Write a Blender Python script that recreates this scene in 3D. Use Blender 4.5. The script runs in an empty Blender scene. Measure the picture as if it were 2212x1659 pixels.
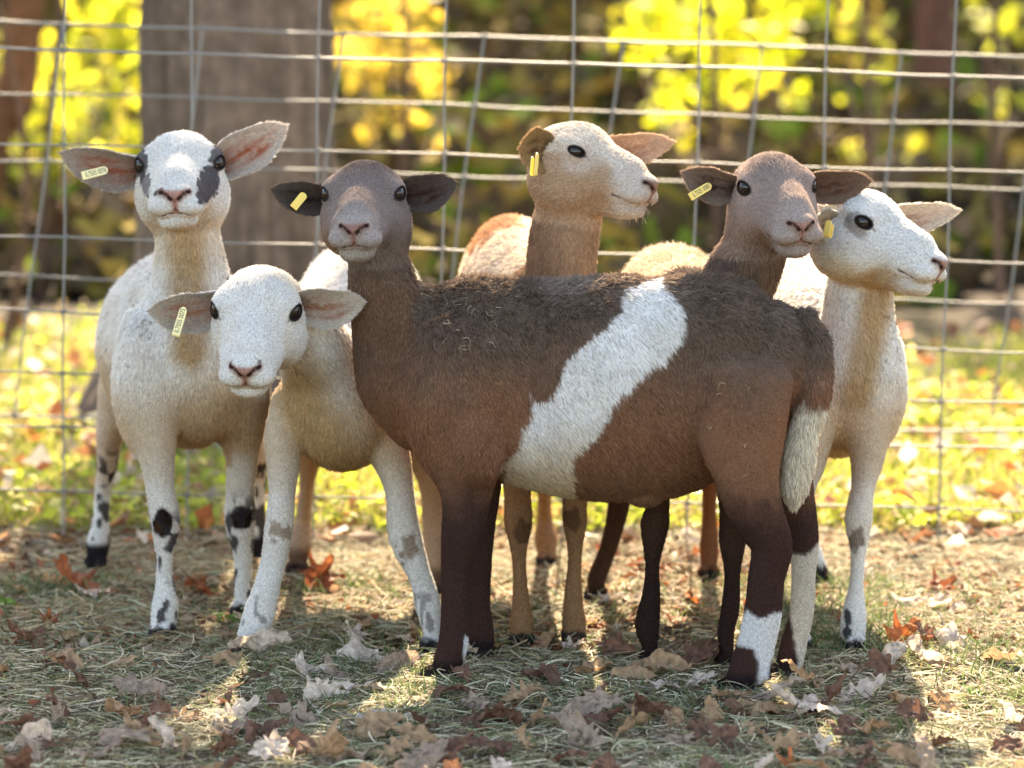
import bpy, math, random
import numpy as np

# ------------------------------------------------------------------ scene, camera, light
S = bpy.context.scene
rad = math.radians
F_PX, W_PX, H_PX = 7373.0, 2212.0, 1659.0
TH = math.atan((H_PX / 2 + 260.0) / F_PX)
CAM_H = 1.375
CT, ST = math.cos(TH), math.sin(TH)
cam_d = bpy.data.cameras.new("camera")
cam = bpy.data.objects.new("camera", cam_d)
S.collection.objects.link(cam)
cam.location = (0, 0, CAM_H)
cam.rotation_euler = (math.pi / 2 - TH, 0, 0)
cam_d.sensor_width = 36
cam_d.lens = F_PX / W_PX * 36
cam_d.clip_start = 0.1
cam_d.clip_end = 600
cam_d.dof.use_dof = True
cam_d.dof.focus_distance = 5.84
cam_d.dof.aperture_fstop = 2.8
S.camera = cam

SUN_EL, SUN_AZ = 40.0, 3.0          # behind the sheep
sd = (math.sin(rad(SUN_AZ)) * math.cos(rad(SUN_EL)), math.cos(rad(SUN_AZ)) * math.cos(rad(SUN_EL)), math.sin(rad(SUN_EL)))
world = bpy.data.worlds.new("World")
S.world = world
world.use_nodes = True
wn = world.node_tree
sky = wn.nodes.new("ShaderNodeTexSky")
sky.sky_type = 'NISHITA'
sky.sun_disc = False
sky.sun_elevation = rad(SUN_EL)
sky.sun_rotation = rad(SUN_AZ)
sky.dust_density = 1.6
sky.air_density = 1.0
bg = wn.nodes["Background"]
bg.inputs[1].default_value = 0.14
wn.links.new(sky.outputs[0], bg.inputs[0])
sun_d = bpy.data.lights.new("sun", 'SUN')
sun_d.energy = 4.7
sun_d.angle = rad(0.5)
sun_d.color = (1.0, 0.9, 0.74)
sun = bpy.data.objects.new("sun", sun_d)
S.collection.objects.link(sun)
from mathutils import Vector, Matrix
sun.rotation_euler = Vector(sd).to_track_quat('Z', 'Y').to_euler()
sun.location = (0, 0, 12)
S.view_settings.view_transform = 'Standard'
S.view_settings.look = 'None'
S.view_settings.exposure = 2.5
S.view_settings.use_white_balance = True
S.view_settings.white_balance_temperature = 8100
S.view_settings.white_balance_tint = 12
S.view_settings.gamma = 1
S.render.engine = 'CYCLES'
S.cycles.max_bounces = 8
S.cycles.diffuse_bounces = 4
S.cycles.glossy_bounces = 2
S.cycles.transmission_bounces = 4
S.cycles.transparent_max_bounces = 8
S.cycles.caustics_reflective = False
S.cycles.caustics_refractive = False
S.cycles.use_denoising = True
S.cycles_curves.shape = 'RIBBONS'

FUR = 1.0            # fur density
rng = np.random.default_rng(7)
random.seed(7)

# ------------------------------------------------------------------ helpers
CAMP = np.array([0, 0, CAM_H]); RX = np.array([1.0, 0, 0]); UP = np.array([0, ST, CT]); FW = np.array([0, CT, -ST])

def P(x, y, d):
    """photograph position (2212 x 1659) and distance -> point in the place"""
    return CAMP + RX * ((x - W_PX / 2) / F_PX * d) + UP * ((H_PX / 2 - y) / F_PX * d) + FW * d

def gd(y):
    return CAM_H / ((y - H_PX / 2) / F_PX * CT + ST)

def G(x, y, z=0.0):
    d = (CAM_H - z) / ((y - H_PX / 2) / F_PX * CT + ST)
    return P(x, y, d)

def proj(p):
    q = p - CAMP
    d = q @ FW
    return (q @ RX) / d * F_PX + W_PX / 2, H_PX / 2 - (q @ UP) / d * F_PX

def dep(p):
    return (p - CAMP) @ FW

def smooth(a, b, x):
    t = np.clip((x - a) / (b - a), 0, 1)
    return t * t * (3 - 2 * t)

def _hash(i, j, k, s):
    n = (i * 374761393 + j * 668265263 + k * 2147483647 + s * 1274126177) & 0xffffffff
    n = ((n ^ (n >> 13)) * 1274126177) & 0xffffffff
    n = ((n ^ (n >> 16)) * 2246822519) & 0xffffffff
    return ((n ^ (n >> 15)) & 0xffff) / 65535.0

def noise(p, freq, seed=0):
    q = np.asarray(p) * freq + 1000.0
    i = np.floor(q).astype(np.int64); f = q - i; f = f * f * (3 - 2 * f)
    r = 0
    for a in (0, 1):
        wa = f[:, 0] if a else 1 - f[:, 0]
        for b in (0, 1):
            wb = f[:, 1] if b else 1 - f[:, 1]
            for c in (0, 1):
                wc = f[:, 2] if c else 1 - f[:, 2]
                r = r + wa * wb * wc * _hash(i[:, 0] + a, i[:, 1] + b, i[:, 2] + c, seed)
    return r * 2 - 1

def lin(c):
    c = np.asarray(c, float) / 255.0
    return np.where(c <= 0.04045, c / 12.92, ((c + 0.055) / 1.055) ** 2.4)

def tag(o, label=None, cat=None, group=None, kind=None):
    if label: o['label'] = label
    if cat: o['category'] = cat
    if group: o['group'] = group
    if kind: o['kind'] = kind
    return o

def link(o, parent=None):
    S.collection.objects.link(o)
    if parent is not None:
        o.parent = parent
    return o

def empty(name, loc):
    o = bpy.data.objects.new(name, None)
    o.location = loc
    o.empty_display_size = 0.1
    return link(o)

def put(o, parent):
    """parent while keeping world placement (parents are only translated)"""
    o.parent = parent
    o.location = Vector(o.location) - Vector(parent.location)
    return o

def mesh_np(name, V, faces, mats=(), smooth_=True, col=None, mat_idx=None, attrs=None):
    """faces: int array (n,3|4) or list of such arrays"""
    if not isinstance(faces, list): faces = [faces]
    me = bpy.data.meshes.new(name)
    V = np.asarray(V, np.float32)
    me.vertices.add(len(V)); me.vertices.foreach_set('co', V.ravel())
    loops = np.concatenate([f.ravel() for f in faces]).astype(np.int32)
    tot = np.concatenate([np.full(len(f), f.shape[1]) for f in faces]).astype(np.int32)
    me.loops.add(len(loops)); me.loops.foreach_set('vertex_index', loops)
    me.polygons.add(len(tot))
    st = np.concatenate([[0], np.cumsum(tot)[:-1]]).astype(np.int32)
    me.polygons.foreach_set('loop_start', st)
    me.polygons.foreach_set('loop_total', tot)
    if mat_idx is not None: me.polygons.foreach_set('material_index', np.asarray(mat_idx, np.int32))
    me.polygons.foreach_set('use_smooth', np.full(len(tot), smooth_, bool))
    if col is not None:
        a = me.color_attributes.new('col', 'FLOAT_COLOR', 'POINT')
        c = np.ones((len(V), 4), np.float32); c[:, :3] = col
        a.data.foreach_set('color', c.ravel())
    for m in mats: me.materials.append(m)
    me.update(calc_edges=True)
    me.validate()
    return me

def mesh_obj(name, me, parent=None, loc=None):
    o = bpy.data.objects.new(name, me)
    if loc is not None: o.location = loc
    return link(o, parent)

def curves_obj(name, pts, radii, col, nrm, mat):
    """pts (n,k,3), radii (n,k), col (n,3), nrm (n,3)"""
    n, k, _ = pts.shape
    cu = bpy.data.hair_curves.new(name)
    cu.add_curves([k] * n)
    cu.points.foreach_set('position', pts.astype(np.float32).ravel())
    ra = cu.attributes.get('radius') or cu.attributes.new('radius', 'FLOAT', 'POINT')
    ra.data.foreach_set('value', radii.astype(np.float32).ravel())
    a = cu.attributes.new('fcol', 'FLOAT_COLOR', 'CURVE')
    c = np.ones((n, 4), np.float32); c[:, :3] = col
    a.data.foreach_set('color', c.ravel())
    a = cu.attributes.new('fn', 'FLOAT_VECTOR', 'CURVE')
    a.data.foreach_set('vector', nrm.astype(np.float32).ravel())
    cu.materials.append(mat)
    o = bpy.data.objects.new(name, cu)
    return link(o)

def catmull(A, n):
    A = np.asarray(A, float)
    Q = np.vstack([2 * A[0] - A[1], A, 2 * A[-1] - A[-2]])
    out = []
    for i in range(1, len(Q) - 2):
        for t in np.linspace(0, 1, n, endpoint=False):
            a, b, c, d = Q[i - 1], Q[i], Q[i + 1], Q[i + 2]
            out.append(0.5 * ((2 * b) + (c - a) * t + (2 * a - 5 * b + 4 * c - d) * t * t + (3 * b - 3 * c + d - a) * t ** 3))
    out.append(A[-1])
    return np.array(out)

def mix(c, c2, t):
    t = np.clip(t, 0, 1)[:, None]
    return c * (1 - t) + np.asarray(c2) * t

# ------------------------------------------------------------------ materials
def new_mat(name):
    m = bpy.data.materials.new(name); m.use_nodes = True
    nt = m.node_tree
    return m, nt, nt.nodes["Principled BSDF"], nt.nodes["Material Output"]

def attr_mat(name, rough=0.85, transl=0.0, noise_scale=0, bump=0.0, tint=(1, 1, 1), spec=0.15):
    """vertex-coloured surface, optional translucency and fine bump"""
    m, nt, b, out = new_mat(name)
    at = nt.nodes.new("ShaderNodeAttribute"); at.attribute_name = 'col'
    b.inputs['Roughness'].default_value = rough
    b.inputs['Specular IOR Level'].default_value = spec
    src = at.outputs['Color']
    if noise_scale:
        nz = nt.nodes.new("ShaderNodeTexNoise"); nz.inputs['Scale'].default_value = noise_scale; nz.inputs['Detail'].default_value = 6
        geo = nt.nodes.new("ShaderNodeNewGeometry"); nt.links.new(geo.outputs['Position'], nz.inputs['Vector'])
        mr = nt.nodes.new("ShaderNodeMapRange"); mr.inputs[1].default_value = 0.3; mr.inputs[2].default_value = 0.7
        mr.inputs[3].default_value = 0.7; mr.inputs[4].default_value = 1.25
        nt.links.new(nz.outputs[0], mr.inputs[0])
        mx = nt.nodes.new("ShaderNodeVectorMath"); mx.operation = 'SCALE'
        nt.links.new(src, mx.inputs[0]); nt.links.new(mr.outputs[0], mx.inputs['Scale'])
        src = mx.outputs[0]
        if bump:
            bp = nt.nodes.new("ShaderNodeBump"); bp.inputs['Strength'].default_value = bump; bp.inputs['Distance'].default_value = 0.004
            nt.links.new(nz.outputs[0], bp.inputs['Height']); nt.links.new(bp.outputs[0], b.inputs['Normal'])
    nt.links.new(src, b.inputs['Base Color'])
    if transl:
        t = nt.nodes.new("ShaderNodeBsdfTranslucent"); mxs = nt.nodes.new("ShaderNodeMixShader")
        mxs.inputs[0].default_value = transl
        nt.links.new(src, t.inputs[0])
        nt.links.new(b.outputs[0], mxs.inputs[1]); nt.links.new(t.outputs[0], mxs.inputs[2])
        nt.links.new(mxs.outputs[0], out.inputs[0])
    return m

def fur_material():
    m, nt, b, out = new_mat("fur_strands")
    nt.nodes.remove(b)
    at = nt.nodes.new("ShaderNodeAttribute"); at.attribute_name = 'fcol'
    an = nt.nodes.new("ShaderNodeAttribute"); an.attribute_name = 'fn'
    d = nt.nodes.new("ShaderNodeBsdfDiffuse"); t = nt.nodes.new("ShaderNodeBsdfTranslucent")
    d2 = nt.nodes.new("ShaderNodeBsdfDiffuse")
    g = nt.nodes.new("ShaderNodeBsdfGlossy"); g.inputs['Roughness'].default_value = 0.45; g.inputs['Color'].default_value = (0.8, 0.74, 0.66, 1)
    nt.links.new(at.outputs['Color'], d.inputs['Color']); nt.links.new(at.outputs['Color'], t.inputs['Color']); nt.links.new(at.outputs['Color'], d2.inputs['Color'])
    nt.links.new(an.outputs['Vector'], d.inputs['Normal'])
    m1 = nt.nodes.new("ShaderNodeMixShader"); m1.inputs[0].default_value = 0.4
    nt.links.new(d.outputs[0], m1.inputs[1]); nt.links.new(d2.outputs[0], m1.inputs[2])
    m2 = nt.nodes.new("ShaderNodeMixShader"); m2.inputs[0].default_value = 0.28
    nt.links.new(m1.outputs[0], m2.inputs[1]); nt.links.new(t.outputs[0], m2.inputs[2])
    m3 = nt.nodes.new("ShaderNodeMixShader"); m3.inputs[0].default_value = 0.012
    nt.links.new(m2.outputs[0], m3.inputs[1]); nt.links.new(g.outputs[0], m3.inputs[2])
    nt.links.new(m3.outputs[0], out.inputs[0])
    return m

def strand_material(name, transl=0.3):
    m, nt, b, out = new_mat(name)
    at = nt.nodes.new("ShaderNodeAttribute"); at.attribute_name = 'fcol'
    b.inputs['Roughness'].default_value = 0.6
    t = nt.nodes.new("ShaderNodeBsdfTranslucent"); mx = nt.nodes.new("ShaderNodeMixShader"); mx.inputs[0].default_value = transl
    nt.links.new(at.outputs['Color'], b.inputs['Base Color']); nt.links.new(at.outputs['Color'], t.inputs[0])
    nt.links.new(b.outputs[0], mx.inputs[1]); nt.links.new(t.outputs[0], mx.inputs[2]); nt.links.new(mx.outputs[0], out.inputs[0])
    return m

M_SKIN = attr_mat("sheep_coat", rough=0.95, spec=0.02, noise_scale=260, bump=0.5)
M_EAR = attr_mat("sheep_ear", rough=0.9, transl=0.42, spec=0.08)
M_FUR = fur_material()
M_STRAND = strand_material("dry_strand", 0.25)
M_BLADE = strand_material("grass_blade", 0.45)
M_LEAFY = attr_mat("leafy", rough=0.55, transl=0.55, spec=0.3)
M_LEAFDRY = attr_mat("dry_leaf", rough=0.65, transl=0.35, spec=0.25, noise_scale=90, bump=0.6)
M_SHADE = attr_mat("shaded_leaf", rough=0.9, transl=0.06, spec=0.1)
M_BARK = attr_mat("bark", rough=0.95, noise_scale=18, bump=1.0)

def plain(name, c, rough=0.5, metal=0.0, spec=0.5):
    m, nt, b, out = new_mat(name)
    b.inputs['Base Color'].default_value = (*c, 1); b.inputs['Roughness'].default_value = rough
    b.inputs['Metallic'].default_value = metal; b.inputs['Specular IOR Level'].default_value = spec
    return m

M_WIRE = plain("galvanised_wire", (0.20, 0.195, 0.18), 0.55, 0.1)
M_TAG = plain("tag_plastic", (0.85, 0.62, 0.16), 0.4)
M_TAGW = plain("tag_plastic_pale", (0.85, 0.72, 0.36), 0.4)
M_INK = plain("tag_ink", (0.02, 0.02, 0.02), 0.6)
def eye_mat():
    m, nt, b, out = new_mat("eye_surface")
    b.inputs['Base Color'].default_value = (0.012, 0.008, 0.006, 1)
    b.inputs['Roughness'].default_value = 0.06
    b.inputs['Specular IOR Level'].default_value = 0.45
    return m
M_EYE = eye_mat()

# ------------------------------------------------------------------ ground
def ground_sheet():
    xs = np.concatenate([np.linspace(-120, -8, 20), np.linspace(-7, 7, 57), np.linspace(8, 120, 20)])
    ys = np.concatenate([np.linspace(-10, 3, 8), np.linspace(3.2, 14, 90), np.linspace(15, 300, 30)])
    X, Y = np.meshgrid(xs, ys, indexing='ij')
    p = np.stack([X.ravel(), Y.ravel(), 0 * X.ravel()], 1)
    z = 0.012 * noise(p, 1.3, 3) * (p[:, 1] < 40) + 0.006 * noise(p, 5, 4) - 0.012
    z[p[:, 1] > 300] += 0
    p[:, 2] = z
    n1, n2 = noise(p, 1.1, 5), noise(p, 6, 6)
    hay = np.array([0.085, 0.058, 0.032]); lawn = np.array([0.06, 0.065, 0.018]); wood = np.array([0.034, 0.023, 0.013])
    c = np.tile(hay, (len(p), 1))
    c = mix(c, lawn, smooth(7.0, 7.5, p[:, 1] + .3 * n1))
    c = mix(c, wood, smooth(9.4, 11.2, p[:, 1] + 1.0 * n1))  # tree shade on the woodland floor is put into this dark colour
    idx = np.arange(len(p)).reshape(X.shape)
    q = np.stack([idx[:-1, :-1], idx[1:, :-1], idx[1:, 1:], idx[:-1, 1:]], -1).reshape(-1, 4)
    m = attr_mat("soil", rough=0.95, noise_scale=25, bump=1.0)
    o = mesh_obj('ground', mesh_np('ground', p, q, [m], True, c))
    tag(o, kind='structure')
ground_sheet()

# ------------------------------------------------------------------ trees
def trunk_mesh(pts, radii, seg=40, flute=0.04, seed=0, col=(0.17, 0.13, 0.105), flare=0):
    pts = catmull(pts, 6); rr = catmull(np.array(radii)[:, None] * np.ones((1, 3)), 6)[:, 0]
    n = len(pts)
    T = np.gradient(pts, axis=0); T /= np.linalg.norm(T, axis=1)[:, None]
    s = np.cross(T, [0, 1, 0.01]); s /= np.linalg.norm(s, axis=1)[:, None]; u = np.cross(T, s)
    th = np.linspace(0, 2 * np.pi, seg, endpoint=False)
    base = pts[:, None, :] + (np.cos(th)[None, :, None] * s[:, None, :] + np.sin(th)[None, :, None] * u[:, None, :]) * rr[:, None, None]
    V = base.reshape(-1, 3)
    d = (V - np.repeat(pts, seg, 0)); d /= np.linalg.norm(d, axis=1)[:, None]
    nz = noise(V * np.array([1, 1, .12]), 18, seed) * 0.6 + noise(V * np.array([1, 1, .25]), 60, seed + 1) * 0.4
    V = V + d * (nz * flute * np.repeat(rr, seg))[:, None]
    idx = np.arange(n * seg).reshape(n, seg); i2 = np.roll(idx, -1, 1)
    q = np.stack([idx[:-1], i2[:-1], i2[1:], idx[1:]], -1).reshape(-1, 4)
    c = np.tile(np.array(col), (len(V), 1)) * (1 + 0.7 * nz)[:, None]
    return V, q, np.clip(c, .01, .9)

def leaves_mesh(cen, size, cols, seed=0, flat=0.0):
    """one folded diamond leaf per centre"""
    r = np.random.default_rng(seed)
    n = len(cen)
    a = r.normal(0, 1, (n, 3)); a[:, 2] *= (1 - flat); a /= np.linalg.norm(a, axis=1)[:, None]
    b = r.normal(0, 1, (n, 3)); b[:, 2] *= (1 - flat); b -= (a * b).sum(1)[:, None] * a; b /= np.linalg.norm(b, axis=1)[:, None]
    nn = np.cross(a, b)
    size = np.asarray(size).reshape(-1, 1) * np.ones((n, 1))
    v0 = cen - a * size * .5; v2 = cen + a * size * .55
    v1 = cen + b * size * .36 + nn * size * .08; v3 = cen - b * size * .36 + nn * size * .08
    V = np.stack([v0, v1, v2, v3], 1).reshape(-1, 3)
    i = np.arange(n) * 4
    f = np.concatenate([np.stack([i, i + 1, i + 2], 1), np.stack([i, i + 2, i + 3], 1)])
    return V, f, np.repeat(cols, 4, 0)

def crown_points(clumps, per, seed):
    r = np.random.default_rng(seed)
    out = []
    for (c, rad_) in clumps:
        m = int(per * rad_ ** 2 * 10)
        d = r.normal(0, 1, (m, 3)); d /= np.linalg.norm(d, axis=1)[:, None]
        out.append(np.asarray(c) + d * (rad_ * r.random((m, 1)) ** 0.45) * np.array([1, 1, .8]))
    return np.vstack(out)

def cols_of(n, palette, r, var=0.25):
    pal = np.array(palette); k = r.integers(0, len(pal), n)
    return np.clip(pal[k] * (1 + var * r.normal(0, 1, (n, 1))), .01, .9)

YEL = [(0.74, 0.68, 0.06), (0.60, 0.62, 0.05), (0.80, 0.68, 0.10), (0.44, 0.50, 0.05), (0.2, 0.22, 0.04)]
GRN = [(0.10, 0.15, 0.02), (0.16, 0.19, 0.03), (0.07, 0.10, 0.02)]
OLV = [(0.17, 0.13, 0.03), (0.12, 0.09, 0.03), (0.22, 0.16, 0.04)]
RUS = [(0.26, 0.12, 0.04), (0.18, 0.09, 0.035)]

def tree(name, base, height, r0, lean, crown, palette, label, cat, leaf=0.07, per=60, seed=0, col=(0.13, 0.075, 0.05), group=None):
    """crown: list of (centre, radius) in the place; trunk from base"""
    rt = empty(name, base)
    tag(rt, label, cat, group)
    b = np.array(base, float)
    pts = [b + np.array([lean[0], lean[1], 0]) * t * height + np.array([0.05 * math.sin(5 * t + seed), 0, t * height]) for t in np.linspace(0, 1, 6)]
    rr = [r0 * (1.25 if t == 0 else 1 - .6 * t) for t in np.linspace(0, 1, 6)]
    V, q, c = trunk_mesh(pts, rr, 20, 0.08, seed, col)
    Vs, Qs, Cs = [V], [q], [c]; off = len(V)
    for (cc, rad_) in crown:            # a limb to every clump
        cc = np.array(cc, float)
        t = np.clip((cc[2] - b[2]) / height * .7, .12, .95)
        st = b + np.array([lean[0] * t * height, lean[1] * t * height, t * height])
        md = (st + cc) / 2 + np.array([0, 0, -0.1 * np.linalg.norm(cc - st)])
        V, q, c = trunk_mesh([st, md, cc], [r0 * .35, r0 * .22, r0 * .08], 8, .05, seed, col)
        Vs.append(V); Qs.append(q + off); Cs.append(c); off += len(V)
    mesh_obj('trunk', mesh_np('trunk', np.vstack(Vs) - b, np.vstack(Qs), [M_BARK], True, np.vstack(Cs)), rt)
    pc = crown_points(crown, per, seed + 50)
    r = np.random.default_rng(seed)
    V, f, c = leaves_mesh(pc, leaf * r.uniform(.7, 1.3, len(pc)), cols_of(len(pc), palette, r), seed)
    mesh_obj('crown', mesh_np('crown', V - b, f, [M_LEAFY], False, c), rt)
    return rt

def big_tree():
    b = G(520, 905); b[2] = 0
    rt = empty('oak_tree', b); tag(rt, "thick grey-barked oak trunk rising behind the wire fence", "tree")
    d = b @ FW - CAMP @ FW
    k = d / F_PX
    pts = [b + np.array([0, 0, z]) for z in (-.1, .12, .3, .6, 1.0, 1.6, 2.4, 3.6, 5.0)]
    V, q, c = trunk_mesh(pts, [.50, .37, .285, .25, .238, .232, .225, .21, .18], 200, 0.085, 3, (0.125, 0.088, 0.066))
    mesh_obj('trunk', mesh_np('trunk', V - b, q, [M_BARK], True, c), rt)
    r = np.random.default_rng(4)
    cl = []
    for i in range(26):
        an = r.uniform(0, 2 * np.pi); rr = r.uniform(.3, 3.2)
        cl.append((b + np.array([math.cos(an) * rr, math.sin(an) * rr * .9, r.uniform(4.6, 7.5)]), r.uniform(.45, .8)))
    Vs, Qs, Cs = [], [], []; off = 0
    for (cc, rad_) in cl:
        st = b + np.array([0, 0, r.uniform(3.6, 4.9)]); md = (st + cc) / 2 + np.array([0, 0, -.15])
        V, q, c = trunk_mesh([st, md, cc], [.08, .05, .02], 8, .05, 5, (0.2, .155, .13))
        Vs.append(V); Qs.append(q + off); Cs.append(c); off += len(V)
    mesh_obj('limbs', mesh_np('limbs', np.vstack(Vs) - b, np.vstack(Qs), [M_BARK], True, np.vstack(Cs)), rt)
    pc = crown_points(cl, 120, 9)
    V, f, c = leaves_mesh(pc, .13 * r.uniform(.7, 1.3, len(pc)), cols_of(len(pc), OLV + YEL[:2], r), 7)
    mesh_obj('crown', mesh_np('crown', V - b, f, [M_LEAFY], False, c), rt)
big_tree()

def clumps_px(lst):
    """(x, y, distance, radius px) -> world clumps"""
    return [(P(x, y, d), r * d / F_PX) for x, y, d, r in lst]

# understorey in front of the wood: bright back-lit yellow foliage
tree('yellow_sapling', G(120, 640), 2.6, .014, (.02, 0), clumps_px([(60, 180, 14, 130), (180, 120, 14, 110), (250, 60, 14, 100), (120, 330, 14, 120), (230, 300, 14, 80), (40, 450, 14, 110), (180, 450, 14, 100), (260, 190, 14, 70), (230, 20, 14, 90), (90, 560, 14, 90), (0, 100, 13.5, 100), (300, 100, 14, 70), (290, 300, 14, 60), (140, 240, 13.5, 110), (20, 250, 13.5, 90), (130, 390, 13.5, 100), (240, 480, 13.5, 70)]), YEL,
     "sapling full of bright yellow leaves, left of the thick oak trunk", "sapling", .085, 130, 11)
tree('yellow_sapling', G(30, 760), 1.2, .014, (.0, 0), clumps_px([(60, 640, 11.5, 95), (160, 660, 11.5, 70), (0, 700, 11.5, 80), (120, 720, 11.5, 60)]), YEL,
     "low yellow bush at the left edge, beneath the yellow sapling", "bush", .085, 90, 12)
tree('golden_sapling', G(850, 560), 3.6, .014, (.0, 0), clumps_px([(790, 60, 17, 95), (820, 200, 17, 100), (930, 230, 17, 85), (880, 110, 17, 95), (790, 320, 17, 70), (900, 330, 17, 60), (850, -20, 15, 90), (900, 30, 14.5, 70), (780, 130, 14.5, 80), (860, 260, 14.5, 80), (960, 170, 14.5, 60), (950, 330, 14.5, 45)]),
     [(0.72, 0.50, 0.08), (0.78, 0.58, 0.10), (0.6, 0.45, 0.07)], "golden-leaved sapling just right of the thick oak trunk", "tree", .09, 110, 13)
tree('maple_sapling', G(1520, 600), 3.4, .014, (.0, 0), clumps_px([(1430, 60, 15, 100), (1550, 80, 15, 110), (1650, 40, 15, 90), (1470, 200, 15, 60), (1420, 250, 15, 45), (1560, 180, 15, 80), (1380, 10, 15, 70), (1500, 300, 15, 40), (1700, 110, 15, 60), (1740, -10, 14, 80), (1450, 235, 14, 55), (1500, 20, 14, 90), (1600, 100, 14, 90), (1400, 120, 14, 60), (1650, 190, 14, 50), (1360, 60, 14, 50), (1720, 200, 14, 45)]), [(0.66, 0.68, 0.04), (0.55, 0.6, 0.04), (0.76, 0.68, 0.06)],
     "sapling with bright lime-yellow leaves behind the middle of the fence", "sapling", .09, 100, 14)
tree('maple_sapling', G(1880, 620), 3.0, .014, (.0, 0), clumps_px([(1870, 40, 16, 70), (1880, 150, 16, 60), (1800, 250, 16, 55), (1900, 260, 16, 50), (1740, 330, 16, 40), (1960, 330, 14, 45), (1830, 110, 14, 60), (1820, 10, 14, 70), (1900, 90, 14, 60), (1840, 320, 14, 45)]), YEL + OLV,
     "thinner yellow-green sapling in front of the reddish trunk", "tree", .09, 70, 15)
tree('maple_sapling', G(2170, 640), 3.0, .014, (.0, 0), clumps_px([(2170, 60, 16, 70), (2190, 260, 16, 60), (2150, 200, 16, 45), (2200, 350, 16, 60), (2130, 20, 16, 50)]), [(0.42, 0.45, 0.04), (0.5, 0.5, 0.05)],
     "yellow-green sapling at the right edge of the picture", "sapling", .09, 75, 16)

def bare_trunk(px_pts, d, w, label, col):
    pts = [P(x, y, d) for x, y in px_pts]
    b = pts[0].copy(); b[2] = 0
    top = pts[-1]
    hgt = 5.2 + (abs(px_pts[0][0]) % 7) * .35
    tp = top + np.array([(top - pts[-2])[0] * 1.2, .2, 0]); tp[2] = hgt * .55
    tq = tp + np.array([.1, .2, 0]); tq[2] = hgt
    pts = [b] + pts + [tp, tq]
    rt = empty('tree', b); tag(rt, label, 'tree')
    rr = [w / 2 * d / F_PX * k for k in np.linspace(1.15, .7, len(pts))]
    V, q, c = trunk_mesh(pts, rr, 30, .07, int(px_pts[0][0]), col)
    mesh_obj('trunk', mesh_np('trunk', V - b, q, [M_BARK], True, c), rt)
    r = np.random.default_rng(int(abs(px_pts[0][0])) + 3)
    if d < 15: cl = [(pts[-1] + np.array([r.normal(0, 1.0), r.normal(0, .8), r.uniform(-.8, 1.0)]), r.uniform(.4, .7)) for _ in range(12)]
    else: cl = [(np.array([pts[-1][0] + r.uniform(-.9, 2.2), pts[-1][1] + r.uniform(-1.2, 2.6), r.uniform(3.6, 6.4)]), r.uniform(.5, .9)) for _ in range(8)]
    pc = crown_points(cl, 40, 5)
    V, f, c = leaves_mesh(pc, (.10 if d < 15 else .17) * r.uniform(.7, 1.3, len(pc)), cols_of(len(pc), OLV + GRN, r), 7)
    mesh_obj('crown', mesh_np('crown', V - b, f, [M_LEAFY], False, c), rt)
bare_trunk([(-60, 480), (-10, 250), (50, 60)], 12.5, 95, "leaning reddish-brown trunk in the upper left corner", (0.17, 0.075, 0.035))
bare_trunk([(2030, 560), (2022, 300), (2020, 40)], 17, 100, "upright reddish-brown trunk at the upper right", (0.13, 0.06, 0.04))
bare_trunk([(2150, 600), (2140, 300), (2130, 30)], 19, 55, "dark narrow trunk right of the reddish-brown one", (0.07, 0.045, 0.03))

# the wood beyond, one mass of shaded foliage and its rising floor
def wood():
    r = np.random.default_rng(33)
    n = 34000
    x = r.uniform(-6, 6, n); y = r.uniform(18, 34, n); z = r.random(n) * 1.9 - 0.05
    k = r.random(n) < .28
    y[k] = r.uniform(11.2, 18, int(k.sum())); z[k] = r.random(int(k.sum())) * (.08 + .05 * (y[k] - 11.2)); x[k] *= .6
    p = np.stack([x, y, z], 1)
    keep = (noise(p, .55, 2) + .5 * noise(p, 1.6, 3)) > -0.28
    p = p[keep]
    c = cols_of(len(p), OLV + GRN[:1] + [(0.07, .05, .03)] * 4, r)
    m = noise(p, .9, 8) > 0.62
    c[m] = cols_of(int(m.sum()), [(0.3, 0.27, .05)], r)
    V, f, c = leaves_mesh(p, .20 * r.uniform(.6, 1.4, len(p)), c, 3)
    o = mesh_obj('woodland_foliage', mesh_np('woodland_foliage', V, f, [M_SHADE], False, c))
    tag(o, "mass of shaded brown and olive woodland foliage behind everything", "woodland", kind='stuff')
    xs = np.linspace(-60, 60, 40); ys = np.linspace(30, 60, 20)
    X, Y = np.meshgrid(xs, ys, indexing='ij')
    pp = np.stack([X.ravel(), Y.ravel(), 0 * X.ravel()], 1)
    pp[:, 2] = -0.3 + (pp[:, 1] - 30) * 0.75 + 0.6 * noise(pp, .3, 5)
    idx = np.arange(len(pp)).reshape(X.shape)
    q = np.stack([idx[:-1, :-1], idx[1:, :-1], idx[1:, 1:], idx[:-1, 1:]], -1).reshape(-1, 4)
    cc = mix(np.tile(np.array([0.045, 0.03, 0.018]), (len(pp), 1)), (0.06, .055, .02), .5 + .5 * noise(pp, .5, 6))
    o = mesh_obj('hillside', mesh_np('hillside', pp, q, [attr_mat("hill_soil", .95, noise_scale=3, bump=.5)], True, cc)); tag(o, kind='structure')
wood()

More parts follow.
